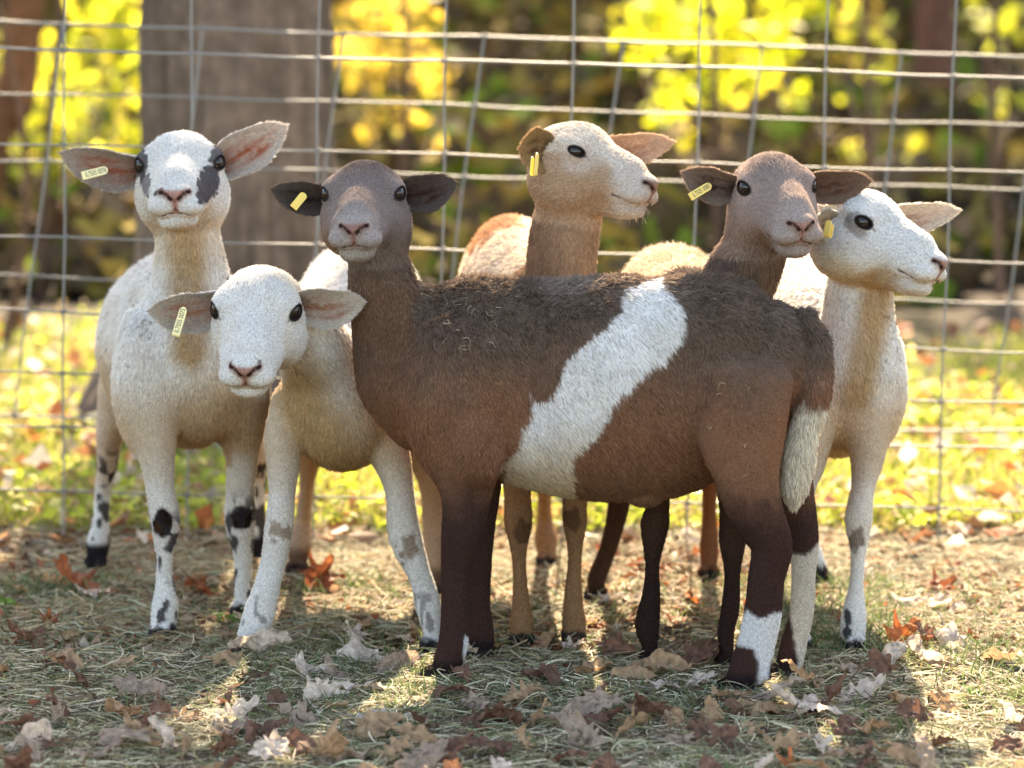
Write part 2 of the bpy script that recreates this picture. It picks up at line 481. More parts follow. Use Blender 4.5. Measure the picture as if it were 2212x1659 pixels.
# ------------------------------------------------------------------ wire fences
def wire(bucket, pts, r, seg=6):
    pts = np.asarray(pts, float); n = len(pts)
    T = np.gradient(pts, axis=0); T /= np.linalg.norm(T, axis=1)[:, None]
    s = np.cross(T, [0.1, 1, 0.05]); s /= np.linalg.norm(s, axis=1)[:, None]; u = np.cross(T, s)
    th = np.linspace(0, 2 * np.pi, seg, endpoint=False)
    V = (pts[:, None, :] + r * (np.cos(th)[None, :, None] * s[:, None, :] + np.sin(th)[None, :, None] * u[:, None, :])).reshape(-1, 3)
    idx = np.arange(n * seg).reshape(n, seg); i2 = np.roll(idx, -1, 1)
    q = np.stack([idx[:-1], i2[:-1], i2[1:], idx[1:]], -1).reshape(-1, 4)
    bucket.append((V, q))

def join(b):
    V = np.vstack([v for v, _ in b]); off = 0; Q = []
    for v, q in b: Q.append(q + off); off += len(v)
    return V, np.vstack(Q)

def fence(d, rows, cols, r, label, wob, seed):
    """rows: (y at x=0, y at x=2212); cols: ((x,y) top, (x,y) bottom)"""
    base = P(1106, 1200, d); base[2] = 0
    rt = empty('wire_fence', base); tag(rt, label, 'fence')
    g = np.random.default_rng(seed)
    xs = np.linspace(-1500, 3700, 160)
    def row_y(i, x):
        a, b = rows[i]
        return a + (b - a) * x / 2212 + wob * (math.sin(x / 97.0 + i * 1.7) * .5 + math.sin(x / 43.0 + i) * .25 + math.sin(x / 310.0 + 2 * i))
    for i in range(len(rows)):
        b_ = []
        wire(b_, [P(x, row_y(i, x), d) for x in xs], r * (1.35 if i in (0, len(rows) - 1) else 1))
        V, q = join(b_); mesh_obj('line_wire', mesh_np('line_wire', V - base, q, [M_WIRE]), rt)
    for (x0, y0), (x1, y1) in cols:
        b_ = []
        ys = np.linspace(y0, y1, 14)
        ph = g.uniform(0, 6)
        def xa(y): return x0 + (x1 - x0) * (y - y0) / (y1 - y0) + 2.0 * math.sin(y / 90 + ph)
        wire(b_, [P(xa(y), y, d - .004) for y in ys], r)
        for i in range(len(rows)):
            yy = row_y(i, x0)
            for _ in range(2): yy = row_y(i, xa(yy))
            if min(y0, y1) - 4 <= yy <= max(y0, y1) + 4:       # wrapped joint
                c = P(xa(yy), yy, d - .002)
                t = np.linspace(0, 2 * np.pi * 2.2, 16)
                wire(b_, [c + np.array([(k / 16 - .5) * .014, math.sin(a) * .0045, math.cos(a) * .0045]) for k, a in enumerate(t)], r * .8, 5)
        V, q = join(b_); mesh_obj('stay_wire', mesh_np('stay_wire', V - base, q, [M_WIRE]), rt)

near_rows = [(103, 168), (308, 372), (512, 571), (668, 762), (799, 870), (921, 971), (1059, 1103), (1165, 1232)]
near_cols = [((140 + 275 * i, -20 if True else 0), (136 + 269.5 * i, 1150 + (82 * (136 + 269 * i) / 2212))) for i in range(-5, 13)]
fence(7.12, near_rows, near_cols, 0.0022, "square wire mesh fence standing directly behind the sheep", 2.2, 1)
far_rows = [(45, 122), (198, 270), (350, 412), (595, 655), (895, 930)]
far_x = [440 + 302 * i for i in range(-5, 10)]
far_cols = [((x, 45 + 77 * x / 2212), (x - 108, 900)) for x in far_x]
fence(7.75, far_rows, far_cols, 0.0025, "second wire mesh fence leaning to one side a little farther back", 3.0, 2)

# ------------------------------------------------------------------ signed distance modelling of the sheep
class Tube:
    cut = False
    """elliptical tube; stations (x, y, depth, r_side px, r_up px)"""
    def __init__(s, st, side=(1, 0, 0), k=0.02, flow=None, hair=0.01, n=3, name=''):
        R = [np.concatenate([P(a[0], a[1], a[2]), [a[3] * a[2] / F_PX, a[4] * a[2] / F_PX]]) for a in st]
        R = np.array(R); R[:, 3:] -= np.clip(0.42 * hair, 0, .25 * R[:, 3:].min())
        R = catmull(R, n)
        s.C = R[:, :3]; s.r = np.maximum(R[:, 3:], 0.004); s.side = np.array(side, float); s.k = k; s.hair = hair; s.name = name
        s.flow = flow
        m = s.r.max()
        s.lo = s.C.min(0) - m; s.hi = s.C.max(0) + m
    def dist(s, p):
        best = np.full(len(p), 1e9); q = np.zeros((len(p), 3)); RR = np.zeros((len(p), 2)); T = np.zeros((len(p), 3))
        nseg = len(s.C) - 1
        for i in range(nseg):
            a, b = s.C[i], s.C[i + 1]
            ab = b - a; L2 = ab @ ab
            t = np.clip((p - a) @ ab / L2, 0, 1)
            dv = p - a - t[:, None] * ab
            d2 = np.einsum('ij,ij->i', dv, dv)
            m = d2 < best
            best[m] = d2[m]; q[m] = dv[m]
            RR[m] = s.r[i] + t[m, None] * (s.r[i + 1] - s.r[i])
            T[m] = ab / math.sqrt(L2)
        sd = s.side - (T @ s.side)[:, None] * T
        sd /= np.linalg.norm(sd, axis=1)[:, None]
        up = np.cross(T, sd)
        u = np.einsum('ij,ij->i', q, sd); v = np.einsum('ij,ij->i', q, up)
        w = np.einsum('ij,ij->i', q, T)
        rs, ru = RR[:, 0], RR[:, 1]; rc = np.minimum(rs, ru)
        k0 = np.sqrt((u / rs) ** 2 + (v / ru) ** 2 + (w / rc) ** 2)
        k1 = np.sqrt((u / rs ** 2) ** 2 + (v / ru ** 2) ** 2 + (w / rc ** 2) ** 2) + 1e-9
        return np.where(k0 < 1e-4, -rc, k0 * (k0 - 1) / k1)

class Ell:
    def __init__(s, c, r, R=None, k=0.01, flow=None, hair=0.005, cut=False, name=''):
        s.c = np.asarray(c, float); s.rr = np.asarray(r, float); s.R = np.eye(3) if R is None else R
        s.k = k; s.flow = flow; s.hair = hair; s.cut = cut; s.name = name
        m = s.rr.max(); s.lo = s.c - m; s.hi = s.c + m
    def dist(s, p):
        q = (p - s.c) @ s.R.T          # rows of R are the local axes
        k0 = np.linalg.norm(q / s.rr, axis=1); k1 = np.linalg.norm(q / s.rr ** 2, axis=1) + 1e-9
        return np.where(k0 < 1e-4, -s.rr.min(), k0 * (k0 - 1) / k1)

class Cone:
    def __init__(s, a, ra, b, rb, k=0.01, flow=None, hair=0.005, cut=False, name=''):
        s.a, s.b, s.ra, s.rb = np.asarray(a, float), np.asarray(b, float), ra, rb
        s.k = k; s.flow = flow; s.hair = hair; s.cut = cut; s.name = name
        m = max(ra, rb); s.lo = np.minimum(s.a, s.b) - m; s.hi = np.maximum(s.a, s.b) + m
    def dist(s, p):
        ab = s.b - s.a
        t = np.clip((p - s.a) @ ab / (ab @ ab), 0, 1)
        return np.linalg.norm(p - s.a - t[:, None] * ab, axis=1) - (s.ra + t * (s.rb - s.ra))

MARG = 0.05
def sdf(prims, p, grad=False):
    d = np.full(len(p), 0.3)
    for pr in prims:
        out = np.maximum(np.maximum(pr.lo - p, p - pr.hi), 0)
        far = np.sqrt(np.einsum('ij,ij->i', out, out))
        m = far < (MARG if not pr.cut else max(0.012, pr.k))
        if not m.any(): continue
        if pr.cut:
            di = -pr.dist(p[m]); a = d[m]
            h = np.maximum(pr.k - np.abs(a - di), 0) / pr.k
            d[m] = np.maximum(a, di) + h * h * pr.k * 0.25
        else:
            di = pr.dist(p[m]); a = d[m]
            h = np.maximum(pr.k - np.abs(a - di), 0) / pr.k
            d[m] = np.minimum(a, di) - h * h * pr.k * 0.25
    return d

def surface2(prims, hb, hh, c, R):
    """coarse body and fine head of one and the same surface"""
    V1, Q1 = surface(prims, hb)
    V2, Q2 = surface(prims, hh, (c - R - .012, c + R + .012))
    Q1 = Q1[np.linalg.norm(V1[Q1].mean(1) - c, axis=1) > R - .001]
    Q2 = Q2[np.linalg.norm(V2[Q2].mean(1) - c, axis=1) < R + .001]
    out = []
    for V, Q in ((V1, Q1), (V2, Q2)):
        u, inv = np.unique(Q, return_inverse=True)
        out.append((V[u], inv.reshape(Q.shape)))
    return np.vstack([out[0][0], out[1][0]]), np.vstack([out[0][1], out[1][1] + len(out[0][0])])

def surface(prims, h, box=None):
    ad = [q for q in prims if not q.cut]
    lo = np.min([q.lo for q in ad], 0) - 0.02; hi = np.max([q.hi for q in ad], 0) + 0.02
    if box is not None: lo, hi = box
    B = 4
    nb = np.ceil((hi - lo) / (h * B)).astype(int) + 1
    g = [lo[i] + (np.arange(nb[i]) + 0.5) * h * B for i in range(3)]
    X = np.stack(np.meshgrid(*g, indexing='ij'), -1).reshape(-1, 3)
    dc = sdf(prims, X).reshape(nb)
    act = np.abs(dc) < h * B * 1.9
    Fv = np.where(dc < 0, -1.0, 1.0).astype(np.float32)
    Fv = np.repeat(np.repeat(np.repeat(Fv, B, 0), B, 1), B, 2)
    bi = np.argwhere(act)
    off = np.stack(np.meshgrid(*[np.arange(B)] * 3, indexing='ij'), -1).reshape(-1, 3)
    idx = (bi[:, None, :] * B + off[None]).reshape(-1, 3)
    vals = np.empty(len(idx), np.float32)
    CH = 400000
    for s in range(0, len(idx), CH):
        e = idx[s:s + CH]
        vals[s:s + CH] = sdf(prims, lo + (e + 0.5) * h)
    Fv[idx[:, 0], idx[:, 1], idx[:, 2]] = vals
    ins = Fv < 0
    n = np.array(Fv.shape)
    c = np.zeros(n - 1, np.int8)
    for a in (0, 1):
        for b in (0, 1):
            for e in (0, 1):
                c += ins[a:n[0] - 1 + a, b:n[1] - 1 + b, e:n[2] - 1 + e]
    cells = np.argwhere((c > 0) & (c < 8))
    vid = np.full(n - 1, -1, np.int32); vid[cells[:, 0], cells[:, 1], cells[:, 2]] = np.arange(len(cells))
    acc = np.zeros((len(cells), 3)); cnt = np.zeros(len(cells))
    corners = [(a, b, e) for a in (0, 1) for b in (0, 1) for e in (0, 1)]
    fv = {k: Fv[cells[:, 0] + k[0], cells[:, 1] + k[1], cells[:, 2] + k[2]] for k in corners}
    for ca in corners:
        for ax in range(3):
            if ca[ax] == 0:
                cb = list(ca); cb[ax] = 1; cb = tuple(cb)
                va, vb = fv[ca], fv[cb]
                m = (va < 0) != (vb < 0)
                t = va[m] / (va[m] - vb[m])
                pt = np.tile(np.array(ca, float), (m.sum(), 1)); pt[:, ax] = t
                acc[m] += pt; cnt[m] += 1
    V = lo + (cells + acc / cnt[:, None] + 0.5) * h
    quads = []
    for ax in range(3):
        o1, o2 = [(1, 2), (2, 0), (0, 1)][ax]
        sl0 = [slice(None)] * 3; sl1 = [slice(None)] * 3
        sl0[ax] = slice(0, -1); sl1[ax] = slice(1, None)
        A_, B_ = ins[tuple(sl0)], ins[tuple(sl1)]
        e = np.argwhere(A_ != B_)
        e = e[(e[:, o1] > 0) & (e[:, o2] > 0) & (e[:, o1] < n[o1] - 1) & (e[:, o2] < n[o2] - 1)]
        flip = A_[e[:, 0], e[:, 1], e[:, 2]]
        def at(d1, d2):
            q = e.copy(); q[:, o1] += d1; q[:, o2] += d2
            return vid[q[:, 0], q[:, 1], q[:, 2]]
        Q = np.stack([at(-1, -1), at(0, -1), at(0, 0), at(-1, 0)], 1)
        Q[~flip] = Q[~flip][:, ::-1]
        quads.append(Q)
    Q = np.concatenate(quads); Q = Q[(Q >= 0).all(1)]
    # snap to the zero set
    for _ in range(2):
        g_, f_ = gradient(prims, V)
        V = V - np.clip(f_, -h, h)[:, None] * g_ * 0.8
    return V, Q

def gradient(prims, V, e=0.0012):
    t = np.array([[1, 1, 1], [1, -1, -1], [-1, 1, -1], [-1, -1, 1]], float)
    g = np.zeros_like(V); f = np.zeros(len(V))
    for k in t:
        s = sdf(prims, V + k * e)
        g += s[:, None] * k; f += s
    g /= np.linalg.norm(g, axis=1)[:, None] + 1e-9
    return g, f / 4

def vnormals(V, Q):
    n = np.cross(V[Q[:, 2]] - V[Q[:, 0]], V[Q[:, 3]] - V[Q[:, 1]])
    N = np.zeros_like(V)
    for i in range(4):
        for a in range(3):
            N[:, a] += np.bincount(Q[:, i], n[:, a], len(V))
    return N / (np.linalg.norm(N, axis=1)[:, None] + 1e-12)

def flow_field(prims, p):
    W = np.zeros(len(p)); Fl = np.zeros((len(p), 3)); L = np.zeros(len(p))
    for pr in prims:
        if pr.cut or pr.flow is None: continue
        out = np.maximum(np.maximum(pr.lo - p, p - pr.hi), 0)
        m = np.einsum('ij,ij->i', out, out) < 0.03 ** 2
        if not m.any(): continue
        w = np.exp(-np.abs(pr.dist(p[m])) / 0.010)
        Fl[m] += w[:, None] * np.asarray(pr.flow); L[m] += w * pr.hair; W[m] += w
    W = np.maximum(W, 1e-9)
    return Fl / W[:, None], L / W

def head_frame(yaw, pitch, roll):
    ps, ph, ro = rad(yaw), rad(pitch), rad(roll)
    Bk = -FW
    fwd = RX * math.sin(ps) * math.cos(ph) - UP * math.sin(ph) + Bk * math.cos(ps) * math.cos(ph)
    side = RX * math.cos(ps) - Bk * math.sin(ps)         # viewer's right
    up = np.cross(-side, fwd); up = -np.cross(fwd, -side) if up @ UP < 0 else up
    up = up / np.linalg.norm(up)
    if up @ UP < 0: up = -up
    s2 = side * math.cos(ro) + up * math.sin(ro)
    u2 = up * math.cos(ro) - side * math.sin(ro)
    return np.array([s2, fwd, u2])                        # rows: local x (viewer's right), y nose, z up

LIPS = [(0, .1365, -.0655), (.012, .1335, -.0672), (.026, .120, -.0672), (.036, .100, -.0630), (.041, .082, -.0570)]
class Head:
    def __init__(s, x, y, d, yaw, pitch, roll, sc=1.1, lens=1.0, wide=1.0, lid=1.0):
        s.lid = lid
        s.o = P(x, y, d); s.R = head_frame(yaw, pitch, roll); s.sc = sc; s.lens = lens; s.wide = wide
    def w(s, q):
        q = np.asarray(q, float) * s.sc * np.array([s.wide, s.lens, 1])
        return s.o + q @ s.R
    def loc(s, p):
        return ((p - s.o) @ s.R.T) / (s.sc * np.array([s.wide, s.lens, 1]))
    def eye_R(s, q):
        ax_ = np.array([q * .80, .58, .10]); ax_ /= np.linalg.norm(ax_)
        t = np.array([-q * .56, .80, -.22]); t -= (t @ ax_) * ax_; t /= np.linalg.norm(t)
        return np.array([t, ax_, np.cross(t, ax_) * (1 if q < 0 else -1)]) @ s.R
    def prims(s):
        k = s.sc; o = []
        back = -s.R[1]; dn = -s.R[2]; sx = s.R[0]
        def E(c, r, kk=0.012, fl=None, hair=0.0045, cut=False, nm='head'):
            o.append(Ell(s.w(c), np.array(r) * k * np.array([s.wide, s.lens, 1]), s.R, kk * k, fl if fl is not None else back, hair, cut, nm))
        def C(a, ra, b, rb, kk=0.012, fl=None, hair=0.0045, cut=False, nm='head'):
            o.append(Cone(s.w(a), ra * k, s.w(b), rb * k, kk * k, fl if fl is not None else back, hair, cut, nm))
        E((0, -.054, -.014), (.054, .052, .042), 0.03, hair=.009)
        E((0, -.016, .010), (.0485, .052, .037), 0.022, hair=.008)
        C((0, .0, -.004), .038, (0, .085, -.019), .0285, 0.02, hair=.006)
        for q in (-1, 1):
            E((q * .043, -.006, .010), (.020, .028, .015), 0.014)
            C((q * .026, .0, -.026), .035, (q * .018, .080, -.046), .0260, 0.02, fl=back + 0.6 * dn)
            E((q * .035, -.018, -.056), (.035, .058, .046), 0.025, fl=back + 0.8 * dn, hair=.007)
        E((0, .098, -.040), (.035, .036, .031), 0.014, hair=.003)
        E((0, .1225, -.0290), (.0225, .016, .0140), 0.008, hair=.001)
        C((0, -.03, -.068), .032, (0, .080, -.072), .022, 0.016, fl=back + 0.4 * dn, hair=.008)
        E((0, .097, -.0765), (.0270, .027, .0150), 0.010, hair=.006)
        for q in (-1, 1):
            E((q * .0190, .1095, -.0510), (.0230, .0250, .0165), 0.007, hair=.0025)
            E((q * .0515, .0055, .0), (.0168, .0185, .0158), 0.010, hair=.003)
        # carving: eye openings, nostrils, lip line, all laid onto the skin
        solid = list(o)
        def onto(pts):
            w_ = np.array([s.w(t_) for t_ in pts])
            for _ in range(6):
                g_, f_ = gradient(solid, w_); w_ = w_ - f_[:, None] * g_
            return w_
        s.nos, s.lip, s.phi = {}, {}, onto([(0, .139, -.041), (0, .139, -.050), (0, .138, -.064)])
        for q in (-1, 1):
            Re = s.eye_R(q)
            c0 = s.w((q * .0525, .0065, 0)) + Re[1] * .0165 * k
            o.append(Ell(c0, np.array((.0142, .0130, .0078 * s.lid)) * k, Re, .003, None, 0, True, 'eye'))
            s.nos[q] = onto([(q * .0062, .139, -.0385), (q * .0125, .138, -.0325), (q * .0180, .134, -.0280), (q * .0230, .127, -.0272)])
            s.lip[q] = onto([(q * a_[0], a_[1], a_[2]) for a_ in LIPS])
            for i, r_ in enumerate((.0018, .0028, .0028)):
                o.append(Cone(s.nos[q][i], r_ * k, s.nos[q][i + 1], (.0028, .0028, .0016)[i] * k, .003, cut=True))
            for i in range(len(LIPS) - 1):
                o.append(Cone(s.lip[q][i], .0016 * k, s.lip[q][i + 1], .0016 * k, .004, cut=True))
        for i in (0, 1):
            o.append(Cone(s.phi[i], .0015 * k, s.phi[i + 1], .0015 * k, .003, cut=True))
        return o

def seg_d(p, a, b):
    a = np.asarray(a, float); b = np.asarray(b, float); ab = b - a
    t = np.clip((p - a) @ ab / (ab @ ab), 0, 1)
    return np.linalg.norm(p - a - t[:, None] * ab, axis=1)

def poly_d(x, y, poly):
    """signed distance to a polygon (negative inside)"""
    poly = np.asarray(poly, float); n = len(poly)
    d = np.full(len(x), 1e9); inside = np.zeros(len(x), bool)
    for i in range(n):
        a, b = poly[i], poly[(i + 1) % n]
        e = b - a; wx, wy = x - a[0], y - a[1]
        t = np.clip((wx * e[0] + wy * e[1]) / (e @ e), 0, 1)
        d = np.minimum(d, np.hypot(wx - t * e[0], wy - t * e[1]))
        cond = (a[1] > y) != (b[1] > y)
        with np.errstate(divide='ignore', invalid='ignore'):
            xi = (b[0] - a[0]) * (y - a[1]) / (b[1] - a[1] + 1e-12) + a[0]
        inside ^= cond & (x < xi)
    return np.where(inside, -d, d)

def face_paint(hd, p, c, nose=(0.55, 0.26, 0.2), rim=(0.03, 0.02, 0.018), lip=(0.42, 0.2, 0.14)):
    q = hd.loc(p)
    near = (q[:, 1] > -0.03)
    if not near.any(): return c
    ax = np.abs(q[:, 0]); qa = np.stack([ax, q[:, 1], q[:, 2]], 1)
    def near_line(pts): return np.min([seg_d(p, a_, b_) for a_, b_ in zip(pts[:-1], pts[1:])], 0) / hd.sc
    dno = np.minimum(near_line(hd.nos[-1]), near_line(hd.nos[1]))
    dli = np.minimum(near_line(hd.lip[-1]), near_line(hd.lip[1]))
    dph = near_line(hd.phi)
    # hairless pad between the nostrils, running down to the lip
    front = smooth(.115, .128, q[:, 1])
    pad = smooth(.0045, -.0005, ax - np.clip(.0035 + (q[:, 2] + .041) * 1.0, .0025, .013)) * smooth(-.066, -.060, q[:, 2]) * smooth(-.021, -.026, q[:, 2]) * front
    c = mix(c, nose, 0.85 * np.maximum(pad, smooth(.006, .003, dph)))
    c = mix(c, np.array(nose) * .8, .6 * smooth(.0075, .005, dno))
    low = smooth(-.065, -.0685, q[:, 2]) * smooth(.030, .010, ax) * front
    c = mix(c, lip, 0.9 * smooth(.0105, .0055, dli) * low)
    c = mix(c, (0.10, 0.045, 0.035), smooth(.0028, .0014, dli))
    c = mix(c, (0.16, 0.07, 0.055), smooth(.0022, .001, dph))
    c = mix(c, (0.05, 0.026, 0.022), smooth(.0040, .0026, dno))
    # eye rim and tear line
    for sgn in (-1, 1):
        Re = hd.eye_R(sgn); v = p - (hd.w((sgn * .0525, .0065, 0)) + Re[1] * .0150 * hd.sc)
        e3 = np.stack([v @ Re[0] / .0165, v @ Re[1] / .0120, v @ Re[2] / (.0112 * (.45 + .55 * hd.lid))], 1) / hd.sc
        de = np.linalg.norm(e3, axis=1)
        c = mix(c, rim, smooth(1.22, 1.0, de))
    dt = seg_d(qa, (.050, .026, -.006), (.040, .036, -.017))
    c = mix(c, np.array(rim) * 0.6 + np.array(nose) * 0.25, 0.75 * smooth(.0036, .0014, dt))
    return c

def ear_mesh(root, tip, normal, width, cup=0.5, curl=0.0, thick=0.0028, sag=0.0):
    """leaf shaped cupped ear; normal = direction the opening looks"""
    NU, NV = 26, 15
    ax = tip - root; L = np.linalg.norm(ax); t = ax / L
    n = normal - (normal @ t) * t; n /= np.linalg.norm(n)
    s = np.cross(t, n)
    u = np.linspace(0, 1, NU); v = np.linspace(-1, 1, NV)
    U, Vv = np.meshgrid(u, v, indexing='ij')
    prof = width * 0.5 * (0.50 * (1 - U) ** 2 + 1.05 * np.sin(np.pi * U ** 0.95) ** 0.62)
    prof *= np.clip(1 - U ** 16, 0.0, 1) ** 0.5
    prof *= 1 + 0.05 * np.sin(U * 11 + 1.3) * Vv
    kk = cup * (1.9 - 1.35 * U) + 1e-6
    lat = np.sin(Vv * kk) / kk * prof
    dep = (1 - np.cos(Vv * kk)) / kk * prof
    arch = curl * L * np.sin(np.pi * U) + sag * L * U * U
    rip = 0.02 * width * np.sin(U * 9 + Vv * 2)
    V = root + t * (U * L)[..., None] + s * lat[..., None] + n * (dep + rip - 0.4 * width * 0.5 * 0)[..., None] + UP * arch[..., None]
    idx = np.arange(NU * NV).reshape(NU, NV)
    q = np.stack([idx[:-1, :-1], idx[1:, :-1], idx[1:, 1:], idx[:-1, 1:]], -1).reshape(-1, 4)
    Vi = V.reshape(-1, 3)
    N = vnormals(Vi, q)
    if (N.mean(0) @ n) < 0: N = -N; q = q[:, ::-1]
    edge = np.clip(1 - np.abs(Vv) ** 6, 0.15, 1) * np.clip((1 - U) * 8, 0.2, 1)
    Vo = Vi - N * (thick * edge).reshape(-1, 1)
    nv = len(Vi)
    rim = []
    ring = np.concatenate([idx[:, 0], idx[-1, 1:], idx[-2::-1, -1], idx[0, -2:0:-1]])
    r2 = np.roll(ring, -1)
    side = np.stack([ring, r2, r2 + nv, ring + nv], 1)
    allq = np.concatenate([q, q[:, ::-1] + nv, side])
    return np.vstack([Vi, Vo]), allq, nv, U.ravel(), Vv.ravel(), t

def make_sheep(spec):
    hd = spec['head']
    hv = []
    for tb in spec['tubes']:
        if tb.name != 'leg': continue
        e = tb.C[-1].copy(); e[2] = 0.0
        fw_ = np.array(spec.get('toe', (0, -1, 0)), float); sx = np.cross(fw_, [0, 0, 1])
        R_ = np.array([sx, fw_, [0, 0, 1]])
        for q_ in (-1, 1):
            hv.append(Ell(e + fw_ * .012 + sx * .0115 * q_ + np.array([0, 0, .012]), (.0125, .030, .018), R_, .004, None, 0.003))
    prims = list(spec['tubes']) + hd.prims() + spec.get('extra', []) + hv
    prims = [q for q in prims if not q.cut] + [q for q in prims if q.cut]
    V, Q = surface2(prims, 0.0048, 0.0022, hd.w((0, .03, -.03)), .118 * hd.sc)
    N, _ = gradient(prims, V)
    col = spec['paint'](V, N, hd)
    col = mix(col, (0.03, 0.024, 0.022), smooth(.026, .021, V[:, 2]))
    nb = len(V)
    VV, QQ, CC, MI = [V], [Q], [col], [np.zeros(len(Q), int)]
    ears = []
    off = nb
    for e in spec['ears']:
        tip = P(*e['tip'])
        root = hd.w(e.get('at', (math.copysign(.046, e['root'][0] - W_PX * 0 - proj(hd.o[None])[0][0]), -.042, -.016)))
        nrm = RX * e['n'][0] + UP * e['n'][1] - FW * e['n'][2]
        ve, qe, ni, U, Vv, t = ear_mesh(root, tip, nrm, e['w'] / 1200.0, e.get('cup', 0.7), e.get('curl', 0.0), sag=e.get('sag', 0))
        oc = np.tile(np.array(e['out']), (len(ve), 1)); ic = np.tile(np.array(e['rim']), (ni, 1))
        cen = np.exp(-((Vv + 0.1 * np.sin(U * 7)) / 0.42) ** 2) * smooth(0.98, 0.55, U) + 0.35 * (np.exp(-((Vv - 0.45) / 0.16) ** 2)) * smooth(.9, .5, U)
        nz = noise(ve[:ni], 90, 5) * 0.5 + noise(ve[:ni], 260, 6) * 0.5
        st_ = np.sin(Vv * 13 + U * 5 + 3 * nz)
        ic = mix(ic, e['in'], np.clip(cen * (0.62 + 0.4 * st_) + 0.2 * nz, 0, 1))
        ic = mix(ic, np.array(e['in']) * 0.35, smooth(.35, .0, U) * np.exp(-(Vv / 0.6) ** 2))
        oc[:ni] = ic
        if 'paint' in e: oc = e['paint'](ve, oc, ni)
        VV.append(ve); QQ.append(qe + off); CC.append(oc); MI.append(np.ones(len(qe), int)); off += len(ve)
        ears.append((ve, qe, oc, t))
    VA, QA, CA = np.vstack(VV), np.vstack(QQ), np.vstack(CC)
    root_o = P(*spec['base']); root_o[2] = 0.0
    R0 = empty('sheep', root_o)
    tag(R0, spec['label'], 'sheep')
    CA = CA.copy(); CA[:nb] *= np.where(VA[:nb, 2] > .021, spec.get('rootdark', .6), 1.0)[:, None]  # skin darkened under the fur, shade between strands put into its colour
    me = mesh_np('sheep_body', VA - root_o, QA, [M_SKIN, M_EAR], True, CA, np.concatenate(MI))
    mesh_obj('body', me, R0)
    # eyes
    for q in (-1, 1):
        c = hd.w((q * .0525, .0065, 0)); r = 0.0140 * hd.sc
        nu, nv2 = 24, 16
        th = np.linspace(0, 2 * np.pi, nu, endpoint=False); ph = np.linspace(0, np.pi, nv2)
        X = np.stack([np.outer(np.sin(ph), np.cos(th)), np.outer(np.sin(ph), np.sin(th)), np.outer(np.cos(ph), np.ones(nu))], -1).reshape(-1, 3)
        idx = np.arange(nu * nv2).reshape(nv2, nu); i2 = np.roll(idx, -1, 1)
        qf = np.stack([idx[:-1], idx[1:], i2[1:], i2[:-1]], -1).reshape(-1, 4)
        me = mesh_np('sheep_eye', c + X * r - root_o, qf, [M_EYE])
        mesh_obj('eye', me, R0)
    # fur
    def fur(Vm, Qm, Nv, n, lenf, kind):
        a = 0.5 * np.linalg.norm(np.cross(Vm[Qm[:, 2]] - Vm[Qm[:, 0]], Vm[Qm[:, 3]] - Vm[Qm[:, 1]]), axis=1)
        cen = Vm[Qm].mean(1); nf = Nv[Qm].mean(1)
        view = cen - CAMP; view /= np.linalg.norm(view, axis=1)[:, None]
        facing = -np.einsum('ij,ij->i', nf, view)
        wgt = a * np.where(facing > -0.25, 1.0, 0.12) * (1 + 0.8 * (np.abs(facing) < 0.35))
        if kind == 'body':
            qh = hd.loc(cen); wgt = wgt * np.where((qh[:, 1] > -0.12) & (np.abs(qh[:, 0]) < 0.1) & (np.abs(qh[:, 2]) < 0.12), 2.2, 1.0)
            wgt = wgt * np.where(cen[:, 2] < 0.035, 0.15, 1)
        pick = rng.choice(len(Qm), n, p=wgt / wgt.sum())
        b = rng.random((n, 2))
        q = Qm[pick]
        w4 = np.stack([(1 - b[:, 0]) * (1 - b[:, 1]), b[:, 0] * (1 - b[:, 1]), b[:, 0] * b[:, 1], (1 - b[:, 0]) * b[:, 1]], 1)
        p = np.einsum('ij,ijk->ik', w4, Vm[q]); nn = np.einsum('ij,ijk->ik', w4, Nv[q])
        nn /= np.linalg.norm(nn, axis=1)[:, None] + 1e-9
        return p, nn, q, w4
    nb_h = int(150000 * FUR * spec.get('fur', 1.0))
    p, nn, q, w4 = fur(V, Q, N, nb_h, 1, 'body')
    # keep the skin bare on the nose, lips, eyes
    qh = hd.loc(p); ax = np.abs(qh[:, 0])
    bare = (np.linalg.norm((np.stack([ax, qh[:, 1], qh[:, 2]], 1) - np.array([.065, .016, .002])) / np.array([.0125, .015, .0105]), axis=1) < 1.0)
    bare |= (ax < .012) & (qh[:, 1] > .128) & (qh[:, 2] > -.05) & (qh[:, 2] < -.026)
    bare |= (p[:, 2] < 0.021)
    p, nn = p[~bare], nn[~bare]
    pts0, n0 = p, nn
    fl, hl = flow_field(prims, p)
    fl = fl - np.einsum('ij,ij->i', fl, nn)[:, None] * nn
    fl /= np.linalg.norm(fl, axis=1)[:, None] + 1e-6
    wob = np.stack([noise(p, 28, 11 + i) for i in range(3)], 1) * 0.55 + np.stack([noise(p, 95, 21 + i) for i in range(3)], 1) * 0.4
    rn = rng.normal(0, 0.11, p.shape)
    lift = spec.get('lift', 0.26) * (1 + 0.5 * noise(p, 60, 3))
    qs = p - fl * np.einsum('ij,ij->i', p, fl)[:, None] * 0.82
    st1, st2 = noise(qs, 150, 41), noise(qs, 330, 42)
    d1 = fl * 1.0 + nn * (0.28 * st1 + 0.15 * st2)[:, None] + nn * lift[:, None] + wob * spec.get('wob', 0.28) + rn
    d1 /= np.linalg.norm(d1, axis=1)[:, None]
    d2 = d1 + fl * 0.35 + rng.normal(0, 0.12, p.shape) - nn * 0.12
    d2 /= np.linalg.norm(d2, axis=1)[:, None]
    le = hl * (0.65 + 0.7 * rng.random(len(p))) * spec.get('flen', 1.0)
